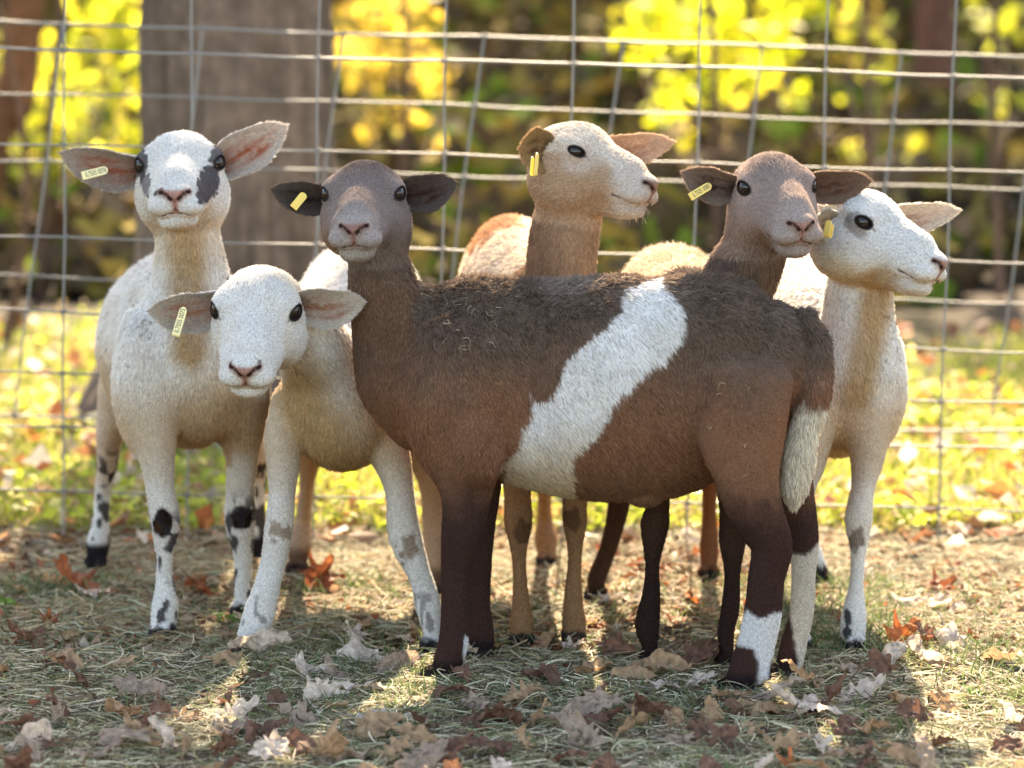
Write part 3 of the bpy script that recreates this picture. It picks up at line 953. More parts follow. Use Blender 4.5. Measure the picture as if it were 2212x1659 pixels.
    if 'wool' in spec:
        wl = spec['wool'](p, hd); le = le * (1 + 0.1 * wl); 
        cur = np.stack([noise(p, 140, 31 + i) for i in range(3)], 1) + rng.normal(0, .35, p.shape)
        d2 = d2 + cur * (wl * 1.1)[:, None]; d2 /= np.linalg.norm(d2, axis=1)[:, None]
        d1 = d1 + (cur * 0.5 + nn * 0.5) * wl[:, None]; d1 /= np.linalg.norm(d1, axis=1)[:, None]
    p0 = p - nn * 0.0006
    p1 = p0 + d1 * (le * 0.5)[:, None]; p2 = p1 + d2 * (le * 0.5)[:, None]
    C1 = spec['paint'](p + d1 * 0.003, nn, hd)
    jit = 1 + spec.get('jit', 0.2) * rng.normal(0, 1, len(p)) + 0.10 * noise(p, 45, 77) + spec.get('streak', 0.32) * (0.6 * st1 + 0.5 * st2)
    C1 = np.clip(C1 * np.clip(jit, 0.45, 1.6)[:, None], 0.008, 0.88)
    ra = np.stack([np.full(len(p), 0.00062), np.full(len(p), 0.0005), np.full(len(p), 0.00012)], 1) * (0.75 + 0.5 * rng.random((len(p), 1)))
    ra *= np.clip(le / 0.008, 0.6, 1.2)[:, None]
    AP, AR, AC, AN = [np.stack([p0, p1, p2], 1)], [ra], [C1], [nn + 0.25 * d1]
    for ve, qe, oc, t in ears:
        Ne = vnormals(ve, qe)
        pe, ne, q, w4 = fur(ve, qe, Ne, int(9000 * FUR), 1, 'ear')
        ce = np.einsum('ij,ijk->ik', w4, oc[q])
        de = t * 0.9 + ne * 0.35 + rng.normal(0, 0.2, pe.shape); de /= np.linalg.norm(de, axis=1)[:, None]
        l2 = (0.0035 + 0.0030 * rng.random(len(pe)))
        AP.append(np.stack([pe, pe + de * (l2 * .5)[:, None], pe + (de + 0.2 * t) * l2[:, None]], 1))
        AR.append(np.tile([0.0005, 0.0004, 0.0001], (len(pe), 1)))
        AC.append(np.clip(ce * (1 + 0.2 * rng.normal(0, 1, (len(pe), 1))), 0.01, 0.88)); AN.append(ne)
    # burrs, straw and other bits caught in the coat
    for (bx, by, brx, bry, bn, bcol, bl) in spec.get('bits', []):
        X_, Y_ = proj(pts0); vw = pts0 - CAMP; vw /= np.linalg.norm(vw, axis=1)[:, None]
        ok = np.where((((X_ - bx) / brx) ** 2 + ((Y_ - by) / bry) ** 2 < 1) & (np.einsum('ij,ij->i', n0, vw) < -.1))[0]
        if len(ok) == 0: continue
        ok = rng.choice(ok, bn)
        pb = pts0[ok] + n0[ok] * .005; db = rng.normal(0, 1, pb.shape); db -= .8 * (db * n0[ok]).sum(1)[:, None] * n0[ok]; db /= np.linalg.norm(db, axis=1)[:, None]
        lb = bl * rng.uniform(.4, 1.2, (bn, 1)); kb_ = np.cross(db, n0[ok]) * rng.normal(0, .35, (bn, 1))
        AP.append(np.stack([pb, pb + db * lb * .5 + kb_ * lb, pb + db * lb], 1)); AR.append(np.tile([.0005, .0005, .0003], (bn, 1)))
        AC.append(np.tile(bcol, (bn, 1)) * rng.uniform(.6, 1.3, (bn, 1))); AN.append(n0[ok])
    # whiskers
    nw = 45
    wl_ = np.stack([rng.uniform(-.03, .03, nw), rng.uniform(.085, .118, nw), rng.uniform(-.085, -.062, nw)], 1)
    wp = hd.w(wl_)
    for _ in range(5):
        g_, f_ = gradient(prims, wp); wp = wp - f_[:, None] * g_
    wn_, _ = gradient(prims, wp)
    wd = wn_ * 0.8 + np.array([0, 0, -0.5]) + rng.normal(0, .25, wp.shape); wd /= np.linalg.norm(wd, axis=1)[:, None]
    L_ = rng.uniform(.008, .02, (nw, 1))
    AP.append(np.stack([wp, wp + wd * L_ * .5, wp + (wd + [0, 0, -.15]) * L_], 1)); AR.append(np.tile([.00022, .0002, .0001], (nw, 1)))
    AC.append(np.tile(spec.get('whisk', (0.6, 0.5, 0.4)), (nw, 1))); AN.append(wn_)
    AP, AR, AC, AN = np.concatenate(AP), np.concatenate(AR), np.concatenate(AC), np.concatenate(AN)
    o = curves_obj('fur_coat', AP - root_o, AR, AC, AN / np.linalg.norm(AN, axis=1)[:, None], M_FUR)
    o.parent = R0
    for tg in spec.get('tags', []):
        ear_tag(R0, root_o, **tg)
    return R0

def ear_tag(R0, root_o, a, b, nrm, w, text, pale=False, hook=None):
    """plastic loop tag: a strip from a to b (x, y, depth) facing nrm with printed characters"""
    A, B = P(*a), P(*b)
    t = B - A; L = np.linalg.norm(t); t /= L
    n = RX * nrm[0] + UP * nrm[1] - FW * nrm[2]; n -= (n @ t) * t; n /= np.linalg.norm(n)
    s = np.cross(n, t)
    wm = w / 1200.0
    prof = []
    N_ = 40
    for i in range(N_ + 1):           # strip front, fold round, strip back
        f = i / N_
        if f < 0.42: prof.append((L * (1 - f / 0.42), 0.0))
        elif f < 0.58:
            an = (f - 0.42) / 0.16 * math.pi
            prof.append((-0.004 * math.sin(an), -0.004 + 0.004 * math.cos(an)))
        else: prof.append((L * 0.8 * (f - 0.58) / 0.42, -0.008))
    Vv, Q = [], []
    C2 = 9
    for i, (l, z) in enumerate(prof):
        endf = min(1.0, math.sqrt(max(0.0, 1 - (1 - min(1, min(i, N_ - i) / 3.0)) ** 2)))
        hw = wm / 2 * max(0.25, endf)
        ring = []
        for (aa, bb) in ((-1, 1), (-.9, 1.6), (.9, 1.6), (1, 1), (1, -1), (-1, -1)):
            dz = 0.0005 * bb
            ring.append(A + t * l + n * (z + dz) + s * (hw * aa))
        Vv += ring
    k = 6
    for i in range(N_):
        for j in range(k):
            Q.append((i * k + j, (i + 1) * k + j, (i + 1) * k + (j + 1) % k, i * k + (j + 1) % k))
    me = mesh_np('ear_tag', np.array(Vv) - root_o, np.array(Q), [M_TAGW if pale else M_TAG], False)
    tg = mesh_obj('ear_tag', me, R0)
    if text:
        fc = bpy.data.curves.new('txt', 'FONT'); fc.body = text; fc.size = 1; fc.extrude = 0.0; fc.align_x = 'CENTER'; fc.align_y = 'CENTER'
        fo = bpy.data.objects.new('txt', fc); S.collection.objects.link(fo)
        bpy.context.view_layer.update()
        dg = bpy.context.evaluated_depsgraph_get()
        m2 = bpy.data.meshes.new_from_object(fo.evaluated_get(dg))
        bpy.data.objects.remove(fo)
        v = np.empty(len(m2.vertices) * 3, np.float32); m2.vertices.foreach_get('co', v); v = v.reshape(-1, 3)
        wx = v[:, 0].max() - v[:, 0].min(); hy = v[:, 1].max() - v[:, 1].min()
        sx = L * 0.86 / wx; sy = wm * 0.62 / hy
        cen = A + t * L * 0.5 + n * 0.0012
        up2 = s
        nw = cen + np.outer(v[:, 0] * sx, t) + np.outer(v[:, 1] * sy, up2)
        m2.vertices.foreach_set('co', (nw - root_o).astype(np.float32).ravel())
        m2.materials.clear(); m2.materials.append(M_INK); m2.update()
        o = mesh_obj('lettering', m2, tg)

# ------------------------------------------------------------------ coats
dn = (0, 0, -1)
WHITE = np.array([0.83, 0.785, 0.72]); CREAM = np.array([0.66, 0.48, 0.29]); TAN = np.array([0.44, 0.235, 0.11])
GREY = np.array([0.16, 0.125, 0.115]); BLACK = np.array([0.022, 0.016, 0.014]); RUFOUS = np.array([0.165, 0.072, 0.04])

def blob(x, y, cx, cy, rx, ry, nz, rag=0.3):
    d = np.sqrt(((x - cx) / rx) ** 2 + ((y - cy) / ry) ** 2)
    return smooth(1.12, 0.88, d + rag * nz)

def white_coat(p, N, x, y, throat=None, warm=0.0):
    c = np.tile(WHITE, (len(p), 1))
    n1 = noise(p, 9, 1); n2 = noise(p, 40, 2)
    low = smooth(0.60, 0.35, p[:, 2]) * 0.28 * smooth(.1, .3, p[:, 2]) + smooth(.3, .8, -N[:, 2]) * .45  # cream of the coat, plus warm ground bounce tinted into the undersides
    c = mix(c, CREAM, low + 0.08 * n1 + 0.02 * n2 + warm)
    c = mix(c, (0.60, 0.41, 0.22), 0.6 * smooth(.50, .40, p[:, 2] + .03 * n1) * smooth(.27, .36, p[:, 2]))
    if throat is not None:
        d = seg_d(np.stack([x, y, 0 * x], 1), (*throat[0], 0), (*throat[1], 0))
        c = mix(c, (0.52, 0.345, 0.17), 0.88 * smooth(throat[2], throat[2] * 0.25, d) + 0.1 * n2)
    # bits of dirt in the wool
    dirt = noise(p * np.array([1.6, 1.6, 0.7]), 75, 9)
    c = mix(c, (0.3, 0.2, 0.13), 0.35 * smooth(0.78, 0.9, dirt))
    return c

def spots(p, x, y, zlo, zhi, seed, dens=0.15):
    n = noise(p * np.array([1.3, 1.3, 0.8]), 62, seed)
    m = smooth(zhi, zlo, p[:, 2])
    return smooth(dens + 0.1, dens + 0.25, n) * m

def paint_a(p, N, hd):
    x, y = proj(p)
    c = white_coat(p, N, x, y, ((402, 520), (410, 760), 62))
    c = mix(c, TAN * 1.15, 0.6 * smooth(900, 990, y) * (x > 385) * (x < 500) * (y < 1010))
    hind = dep(p) > 6.55
    c = mix(c, TAN * 1.3, 0.45 * hind * smooth(870, 960, y) * smooth(1090, 1000, y))
    nz = noise(p, 110, 4)
    c = mix(c, (0.022, 0.012, 0.008), 1.0 * blob(x, y, 352, 1130, 23, 30, nz, .15))
    c = mix(c, (0.10, 0.045, 0.02), 0.5 * blob(x, y, 343, 1138, 8, 16, nz))
    c = mix(c, (0.022, 0.012, 0.008), 1.0 * blob(x, y, 524, 1118, 25, 24, nz, .35))
    fr = (dep(p) < 6.55)
    c = mix(c, (0.035, 0.028, 0.03), 0.92 * spots(p, x, y, .20, .25, 5, .02) * fr)
    c = mix(c, (0.03, 0.022, 0.02), 0.92 * spots(p, x, y, .20, .28, 6, -.05) * hind)
    c = mix(c, (0.025, 0.02, 0.02), smooth(.06, .045, p[:, 2]) * hind)
    q = hd.loc(p); fz = noise(p, 150, 8)
    face = (q[:, 1] > -0.03) & (q[:, 1] < .16)
    dk = (0.095, 0.08, 0.085)
    # viewer's right patch: below and inside of the eye; viewer's left smaller one
    c = mix(c, dk, 0.96 * face * smooth(1.1, .9, np.sqrt(((q[:, 0] - .045) / .0145) ** 2 + ((q[:, 2] + .026) / .026) ** 2) + .25 * fz) * (q[:, 1] > -.02))
    c = mix(c, dk, 0.9 * face * smooth(1.1, .85, np.sqrt(((q[:, 0] - .057) / .012) ** 2 + ((q[:, 2] - .012) / .016) ** 2) + .35 * fz))
    c = mix(c, dk, 0.93 * face * smooth(1.1, .85, np.sqrt(((q[:, 0] + .060) / .015) ** 2 + ((q[:, 2] - .004) / .026) ** 2) + .3 * fz))
    c = mix(c, dk, 0.75 * face * smooth(1.1, .85, np.sqrt(((q[:, 0] + .049) / .009) ** 2 + ((q[:, 2] + .024) / .018) ** 2) + .5 * fz))
    c = mix(c, dk, 0.9 * (q[:, 1] > .11) * smooth(.0062, .0035, seg_d(q, (-.020, .128, -.024), (-.031, .116, -.030))))
    c = mix(c, CREAM, 0.4 * smooth(-.075, -.1, q[:, 2]) * smooth(-.18, -.13, q[:, 2]) * (q[:, 1] > -.1))
    return face_paint(hd, p, c, lip=(0.5, 0.27, 0.2))

def paint_b(p, N, hd):
    x, y = proj(p)
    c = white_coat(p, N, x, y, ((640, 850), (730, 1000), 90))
    hind = dep(p) > 6.45
    c = mix(c, TAN * 1.1, 0.75 * hind * smooth(900, 1000, y))
    c = mix(c, (0.08, 0.035, 0.02), 0.8 * hind * smooth(.07, .04, p[:, 2]))
    nz = noise(p, 110, 4)
    c = mix(c, (0.26, 0.155, 0.085), 0.7 * blob(x, y, 600, 1147, 22, 20, nz, .7))
    c = mix(c, (0.24, 0.14, 0.075), 0.75 * blob(x, y, 880, 1185, 20, 30, nz, .7))
    c = mix(c, (0.12, 0.09, 0.08), 0.7 * blob(x, y, 928, 1345, 9, 20, nz, .5))
    c = mix(c, (0.08, 0.06, 0.06), 0.6 * spots(p, x, y, .09, .13, 15, .3) * (~hind))
    c = mix(c, (0.03, 0.025, 0.025), smooth(.03, .018, p[:, 2]))
    q = hd.loc(p)
    c = mix(c, CREAM, 0.35 * smooth(.012, .0, np.abs(np.abs(q[:, 0]) - .05)) * (q[:, 1] > -.02) * (q[:, 1] < .06) * smooth(.03, .01, np.abs(q[:, 2] + .03)))
    dn = np.minimum(seg_d(q, (-.0225, .128, -.024), (-.024, .122, -.012)), seg_d(q, (.0225, .126, -.022), (.030, .116, -.016)))
    c = mix(c, (0.05, 0.035, 0.035), 0.85 * smooth(.0055, .0025, dn + .002 * noise(p, 200, 3)))
    return face_paint(hd, p, c, lip=(0.5, 0.27, 0.2))

TAIL = Tube([(1738, 690, 5.88, 24, 30), (1764, 760, 5.87, 32, 30), (1760, 850, 5.855, 36, 30), (1738, 930, 5.845, 33, 25), (1724, 1000, 5.84, 35, 24), (1716, 1055, 5.84, 29, 20), (1714, 1088, 5.84, 14, 10)], k=.012, flow=(-.1, 0, -1), hair=.016, name='tail')
SADDLE = [(1392, 610), (1422, 606), (1448, 632), (1474, 672), (1481, 712), (1468, 742), (1424, 790), (1372, 828), (1332, 880), (1302, 922), (1268, 962), (1236, 992),
          (1205, 1000), (1150, 965), (1140, 945), (1152, 900), (1143, 848), (1165, 868), (1190, 862), (1212, 825), (1222, 772), (1262, 752), (1308, 702), (1338, 668), (1338, 640), (1362, 622)]
BELLY = [(1092, 1000), (1122, 960), (1146, 905), (1200, 940), (1262, 960), (1232, 985), (1238, 1022), (1242, 1110), (1160, 1085), (1088, 1055)]

def paint_c(p, N, hd):
    x, y = proj(p)
    n1, n2, n3 = noise(p, 10, 1), noise(p, 42, 2), noise(p * np.array([2.2, 2.2, .7]), 120, 3)
    back = np.array([0.165, 0.115, 0.085]); flank = np.array([0.265, 0.128, 0.070])
    h = smooth(0.63, 0.43, p[:, 2] + 0.035 * n1 + 0.02 * n2)
    c = np.tile(back, (len(p), 1)); c = mix(c, flank, h)
    c = mix(c, np.array([0.34, 0.28, 0.235]), 0.6 * smooth(-.1, .9, n1 + n3 * .5) * smooth(.60, .70, p[:, 2]) * (x > 900))
    c = mix(c, (0.32, 0.25, 0.2), 0.45 * smooth(.69, .72, p[:, 2] + .006 * n3) * (x > 900) * (x < 1330))
    c = mix(c, (0.21, 0.115, 0.065), 0.65 * smooth(990, 1060, y) * (x > 1230) * (x < 1560))
    c = mix(c, (0.20, 0.105, 0.06), 0.8 * smooth(915, 870, x + 18 * n2) * smooth(800, 700, y + 40 * n1) * smooth(560, 640, y))
    leg = smooth(0.40, 0.27, p[:, 2] + .02 * n2 + .012 * n3) * (1 - (x > 1180) * (x < 1530) * 1.0) 
    c = mix(c, (0.060, 0.030, 0.024), leg)
    c = mix(c, (0.025, 0.016, 0.016), smooth(.05, .03, p[:, 2]) * leg)
    rag = 7 * n3 + 7 * n2
    near = dep(p) < 6.05
    pat = np.minimum(poly_d(x, y, SADDLE) + rag, poly_d(x, y, BELLY) + rag * 1.2)
    pcol = mix(np.tile(np.array([0.80, 0.765, 0.72]), (len(p), 1)), (0.60, 0.47, 0.31), smooth(900, 1060, y + 25 * n1))
    pm = smooth(6, -6, pat)[:, None]
    c = c * (1 - pm) + pcol * pm
    # tail: brown above, pale tuft below
    tail = smooth(.007, .002, TAIL.dist(p)) * (y > 860)
    c = mix(c, (0.66, 0.58, 0.45), tail * smooth(872, 900, y + rag * 2))
    nearleg = dep(p) < 5.875
    band = [(1612, 1318), (1640, 1335), (1668, 1328), (1700, 1322), (1706, 1350), (1690, 1392), (1668, 1425), (1660, 1480), (1635, 1480), (1640, 1430), (1628, 1404), (1592, 1392), (1596, 1350)]
    c = mix(c, (0.74, 0.71, 0.69), nearleg * (x > 1500) * smooth(4, -4, poly_d(x, y, band) + rag * .4))
    far = (dep(p) > 5.872) & (x > 1680) & (y > 1120)
    sock = [(1708, 1196), (1740, 1200), (1768, 1176), (1790, 1200), (1770, 1400), (1730, 1500), (1712, 1500), (1726, 1430), (1712, 1360), (1700, 1300)]
    c = mix(c, (0.60, 0.52, 0.42), far * smooth(4, -4, poly_d(x, y, sock) + rag * .4))
    c = mix(c, (0.74, 0.71, 0.69), (x < 1030) * near * smooth(2.5, -2.5, poly_d(x, y, [(1004, 1372), (1013, 1380), (1017, 1425), (1004, 1442), (1000, 1410)]) + rag * .15))
    c = mix(c, (0.05, 0.02, 0.015), (x > 1370) * (x < 1425) * smooth(1098, 1108, y) * (y < 1125))
    # head
    q = hd.loc(p); f = smooth(-.16, -.10, q[:, 1]) * (np.abs(q[:, 0]) < .11) * (q[:, 2] > -.11) * (q[:, 2] < .12) * (x < 1000)
    fc = np.tile(np.array([0.26, 0.205, 0.185]), (len(p), 1))
    fc = mix(fc, (0.125, 0.095, 0.088), smooth(.015, .05, q[:, 2] - .3 * q[:, 1] * 0 + .008 * n2) * smooth(.05, -.01, q[:, 1]))
    fc = mix(fc, (0.45, 0.38, 0.34), 0.85 * smooth(.085, .12, q[:, 1] + .008 * n2))
    fc = mix(fc, (0.42, 0.34, 0.31), 0.6 * smooth(.025, .012, np.linalg.norm(np.stack([np.abs(q[:, 0]) - .052, q[:, 1], q[:, 2] - .0], 1), axis=1)))
    fc = mix(fc, (0.17, 0.10, 0.06), 0.7 * smooth(-.045, -.085, q[:, 2]) * smooth(.08, .04, q[:, 1]))
    fc = mix(fc, (0.42, 0.36, 0.29), 0.8 * smooth(-.058, -.07, q[:, 2]) * smooth(.08, .1, q[:, 1]))
    c = c * (1 - f[:, None]) + fc * f[:, None]
    return face_paint(hd, p, c, rim=(0.03, 0.022, 0.02), nose=(0.45, 0.24, 0.2), lip=(0.45, 0.2, 0.13))

def paint_d(p, N, hd):
    x, y = proj(p)
    n1, n2, n3 = noise(p, 10, 1), noise(p, 42, 2), noise(p, 120, 3)
    c = np.tile(np.array([0.43, 0.265, 0.16]), (len(p), 1))
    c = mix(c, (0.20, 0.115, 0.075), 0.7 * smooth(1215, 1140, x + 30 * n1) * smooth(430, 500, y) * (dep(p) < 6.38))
    body = dep(p) > 6.36
    c = mix(c, (0.70, 0.55, 0.42), body * smooth(-12, 12, (x - 985) * .5 + (y - 545) * .9 - 12 + 22 * n2) * (y < 800))
    c = mix(c, (0.45, 0.22, 0.12), 0.9 * body * smooth(12, -12, (x - 985) * .5 + (y - 545) * .9 - 12 + 22 * n2))
    c = mix(c, (0.40, 0.22, 0.12), body * smooth(900, 1000, y))
    leg = (y > 1030) & (~body)
    nz = noise(p, 70, 4)
    c = mix(c, (0.33, 0.18, 0.09), 1.0 * leg)
    c = mix(c, (0.10, 0.05, 0.028), 0.75 * leg * np.maximum(blob(x, y, 1132, 1150, 22, 28, nz, .5), blob(x, y, 1238, 1120, 20, 24, nz, .5)))
    q = hd.loc(p); f = smooth(-.13, -.08, q[:, 1]) * (np.abs(q[:, 0]) < .11) * (q[:, 2] > -.125) * (q[:, 2] < .12)
    fc = np.tile(np.array([0.52, 0.345, 0.22]), (len(p), 1))
    wh = smooth(-.015, .01, q[:, 2] + 0.18 * (q[:, 1] - .0) * (q[:, 1] > 0) + .01 * n2)
    fc = mix(fc, (0.78, 0.64, 0.52), wh)
    fc = mix(fc, (0.70, 0.58, 0.48), 0.9 * smooth(.06, .095, q[:, 1] + .012 * n2 - 0.3 * (q[:, 2] + .08) * (q[:, 2] < -.08)))
    fc = mix(fc, (0.66, 0.52, 0.42), 0.8 * smooth(.038, .018, np.linalg.norm(np.stack([np.abs(q[:, 0]) - .052, q[:, 1] - .015, q[:, 2] + .012], 1), axis=1)))
    fc = mix(fc, (0.36, 0.17, 0.09), 0.7 * smooth(-.07, -.11, q[:, 1] + .01 * n3) * (q[:, 2] > 0))
    c = c * (1 - f[:, None]) + fc * f[:, None]
    return face_paint(hd, p, c, nose=(0.42, 0.22, 0.17), lip=(0.2, 0.09, 0.07))

def paint_e(p, N, hd):
    x, y = proj(p)
    n1, n2, n3 = noise(p, 10, 1), noise(p, 42, 2), noise(p, 120, 3)
    c = np.tile(np.array([0.66, 0.5, 0.37]), (len(p), 1))
    c = mix(c, (0.52, 0.30, 0.17), 0.6 * smooth(540, 560, y + 15 * n2) * smooth(1380, 1500, x) * (dep(p) > 6.3))
    neck = dep(p) < 6.2
    c = mix(c, (0.20, 0.125, 0.08), neck * smooth(660, 640, y) * 1.0)
    c = mix(c, (0.13, 0.095, 0.08), neck * smooth(1600, 1560, x - .1 * (y - 500) + 22 * n2) * (y < 640))
    c = mix(c, (0.075, 0.038, 0.024), smooth(.42, .34, p[:, 2]) * (~((dep(p) > 6.68))))
    c = mix(c, (0.26, 0.11, 0.055), smooth(.42, .34, p[:, 2]) * (dep(p) > 6.68))
    c = mix(c, (0.035, 0.02, 0.016), smooth(.30, .12, p[:, 2]) * (dep(p) < 6.4))
    q = hd.loc(p); f = smooth(-.14, -.09, q[:, 1]) * (np.abs(q[:, 0]) < .11) * (q[:, 2] > -.115) * (q[:, 2] < .12)
    fc = np.tile(np.array([0.36, 0.27, 0.23]), (len(p), 1))
    fc = mix(fc, (0.24, 0.18, 0.155), smooth(.015, .05, q[:, 2] + .008 * n2) * smooth(.05, -.01, q[:, 1]))
    fc = mix(fc, (0.46, 0.36, 0.31), 0.8 * smooth(.03, .012, np.linalg.norm(np.stack([np.abs(q[:, 0]) - .050, q[:, 1] - .01, q[:, 2] + .008], 1), axis=1)))
    fc = mix(fc, (0.45, 0.36, 0.31), 0.7 * smooth(.082, .11, q[:, 1] + .008 * n2))
    fc = mix(fc, (0.24, 0.15, 0.10), 0.6 * smooth(-.045, -.085, q[:, 2]) * smooth(.08, .04, q[:, 1]))
    c = c * (1 - f[:, None]) + fc * f[:, None]
    return face_paint(hd, p, c, nose=(0.5, 0.28, 0.23), lip=(0.3, 0.15, 0.1), rim=(.03, .02, .018))

def paint_f(p, N, hd):
    x, y = proj(p)
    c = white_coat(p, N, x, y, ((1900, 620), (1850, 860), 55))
    nz = noise(p, 110, 4)
    c = mix(c, (0.14, 0.08, 0.045), 0.75 * blob(x, y, 1852, 1165, 18, 26, nz, .4))
    fr = dep(p) < 6.45
    c = mix(c, (0.035, 0.035, 0.045), 0.95 * fr * np.maximum(blob(x, y, 1831, 1332, 8, 17, nz, .4), blob(x, y, 1830, 1366, 9, 13, nz, .4)))
    c = mix(c, (0.03, 0.022, 0.02), (~fr) * smooth(.05, .03, p[:, 2] + .01 * nz))
    q = hd.loc(p)
    c = mix(c, (0.5, 0.32, 0.10), 0.65 * smooth(.05, .012, np.linalg.norm((q - np.array([-.03, -.005, -.085])) * np.array([.6, .7, 1.3]), axis=1) + .006 * nz))
    c = mix(c, (0.12, 0.09, 0.08), 0.5 * (q[:, 0] < 0) * smooth(1.15, .8, np.linalg.norm((q - np.array([-.06, .004, -.006])) / np.array([.03, .021, .021]), axis=1) + .45 * nz))
    return face_paint(hd, p, c, nose=(0.5, 0.26, 0.2), lip=(0.4, 0.2, 0.14), rim=(0.03, .02, .018))

def wool_c(p, hd):
    x, y = proj(p)
    sad = smooth(0, 40, poly_d(x, y, SADDLE))
    w = smooth(.52, .66, p[:, 2]) * (x > 880) * sad * 0.9
    return np.clip(w + 0.5 * smooth(90, 30, np.hypot((x - 1590) / 1.0, (y - 880) / 1.4)), 0, 1)

def wool_w(p, hd):
    q = hd.loc(p); x, y = proj(p)
    body = smooth(.10, .2, -q[:, 1]) 
    return np.clip(body * smooth(.5, .62, p[:, 2]) * 0.8, 0, 1)

# ------------------------------------------------------------------ the six sheep (stations: photograph x, y, distance, half width, half depth)
def legs(name, *chains):
    chains = [[(x_, y_, d_, a_ * .88, b_ * .9) if (i_ > 3 and a_ < 27) else ((x_, y_, d_, a_ * 1.07, b_ * 1.05) if i_ == 3 and y_ > 1100 else (x_, y_, d_, a_, b_)) for i_, (x_, y_, d_, a_, b_) in enumerate(c)] for c in chains]
    return [Tube(c, side=(1, 0, 0), k=0.022, flow=dn, hair=0.0048, name=name) for c in chains]

A = dict(base=(380, 1300, 6.6), label="tall white sheep with dark patches around both eyes, at the left end of the flock",
    head=Head(389, 353, 6.20, 1, 11, 2, 1.18, lens=.96, wide=1.03), paint=paint_a,
    tubes=[Tube([(425, 800, 6.32, 112, 165), (418, 770, 6.42, 132, 205), (392, 752, 6.55, 146, 215), (358, 752, 6.68, 150, 192), (347, 745, 6.80, 135, 168), (350, 740, 6.9, 105, 130)], side=(.96, .25, 0), k=.05, flow=(-.2, .5, -.6), hair=.013, name='torso'),
           Tube([(415, 790, 6.30, 120, 100), (412, 680, 6.29, 104, 88), (412, 590, 6.27, 86, 78), (405, 520, 6.25, 74, 66), (395, 450, 6.25, 60, 60), (390, 400, 6.26, 48, 48)], k=.04, flow=(0, .1, -1), hair=.010, name='neck')]
    + legs('leg', [(330, 850, 6.28, 58, 62), (338, 960, 6.27, 44, 50), (345, 1050, 6.27, 33, 40), (357, 1125, 6.265, 33, 36), (356, 1190, 6.27, 25, 28), (355, 1250, 6.275, 23, 26), (357, 1305, 6.27, 30, 29), (353, 1345, 6.265, 30, 32), (350, 1368, 6.262, 30, 32)],
        [(505, 880, 6.42, 56, 58), (522, 960, 6.43, 40, 48), (520, 1050, 6.44, 33, 38), (518, 1125, 6.44, 33, 35), (525, 1200, 6.45, 25, 27), (525, 1265, 6.455, 24, 26), (527, 1300, 6.455, 25, 28), (525, 1318, 6.455, 25, 28)],
        [(270, 850, 6.78, 62, 70), (240, 930, 6.84, 34, 48), (232, 1000, 6.88, 25, 34), (222, 1060, 6.91, 19, 26), (218, 1120, 6.90, 22, 24), (212, 1175, 6.885, 27, 26), (208, 1210, 6.88, 25, 28)],
        [(480, 850, 6.8, 55, 70), (540, 950, 6.88, 32, 44), (555, 1020, 6.94, 22, 30), (557, 1100, 6.96, 18, 24), (557, 1160, 6.96, 22, 24), (557, 1192, 6.955, 22, 26)]),
    extra=[Ell(P(300, 820, 6.30), (.045, .07, .13), k=.05, flow=dn, hair=.012), Ell(P(520, 820, 6.38), (.05, .07, .12), k=.05, flow=dn, hair=.012)],
    ears=[dict(root=(318, 360, 6.22), tip=(131, 330, 6.24), n=(.0, -.15, 1), w=86, curl=-.08, cup=.75, out=WHITE * .9, rim=(.45, .36, .29), **{'in': (.42, .10, .035)}),
          dict(root=(470, 362, 6.22), tip=(620, 271, 6.24), n=(.05, -.1, 1), w=88, curl=-.02, cup=.6, out=WHITE * .9, rim=(.62, .54, .47), **{'in': (.45, .12, .045)})],
    tags=[dict(a=(181, 379, 6.20), b=(233, 366, 6.20), nrm=(0, 0, 1), w=18, text="IL7505 0076", pale=True)], bits=[(300, 590, 28, 120, 34, (.06, .045, .035), .009), (315, 730, 22, 55, 20, (.07, .05, .04), .011), (500, 560, 25, 60, 14, (.06, .045, .035), .014), (240, 720, 60, 120, 12, (.08, .06, .05), .012)], wool=wool_w, jit=.11)

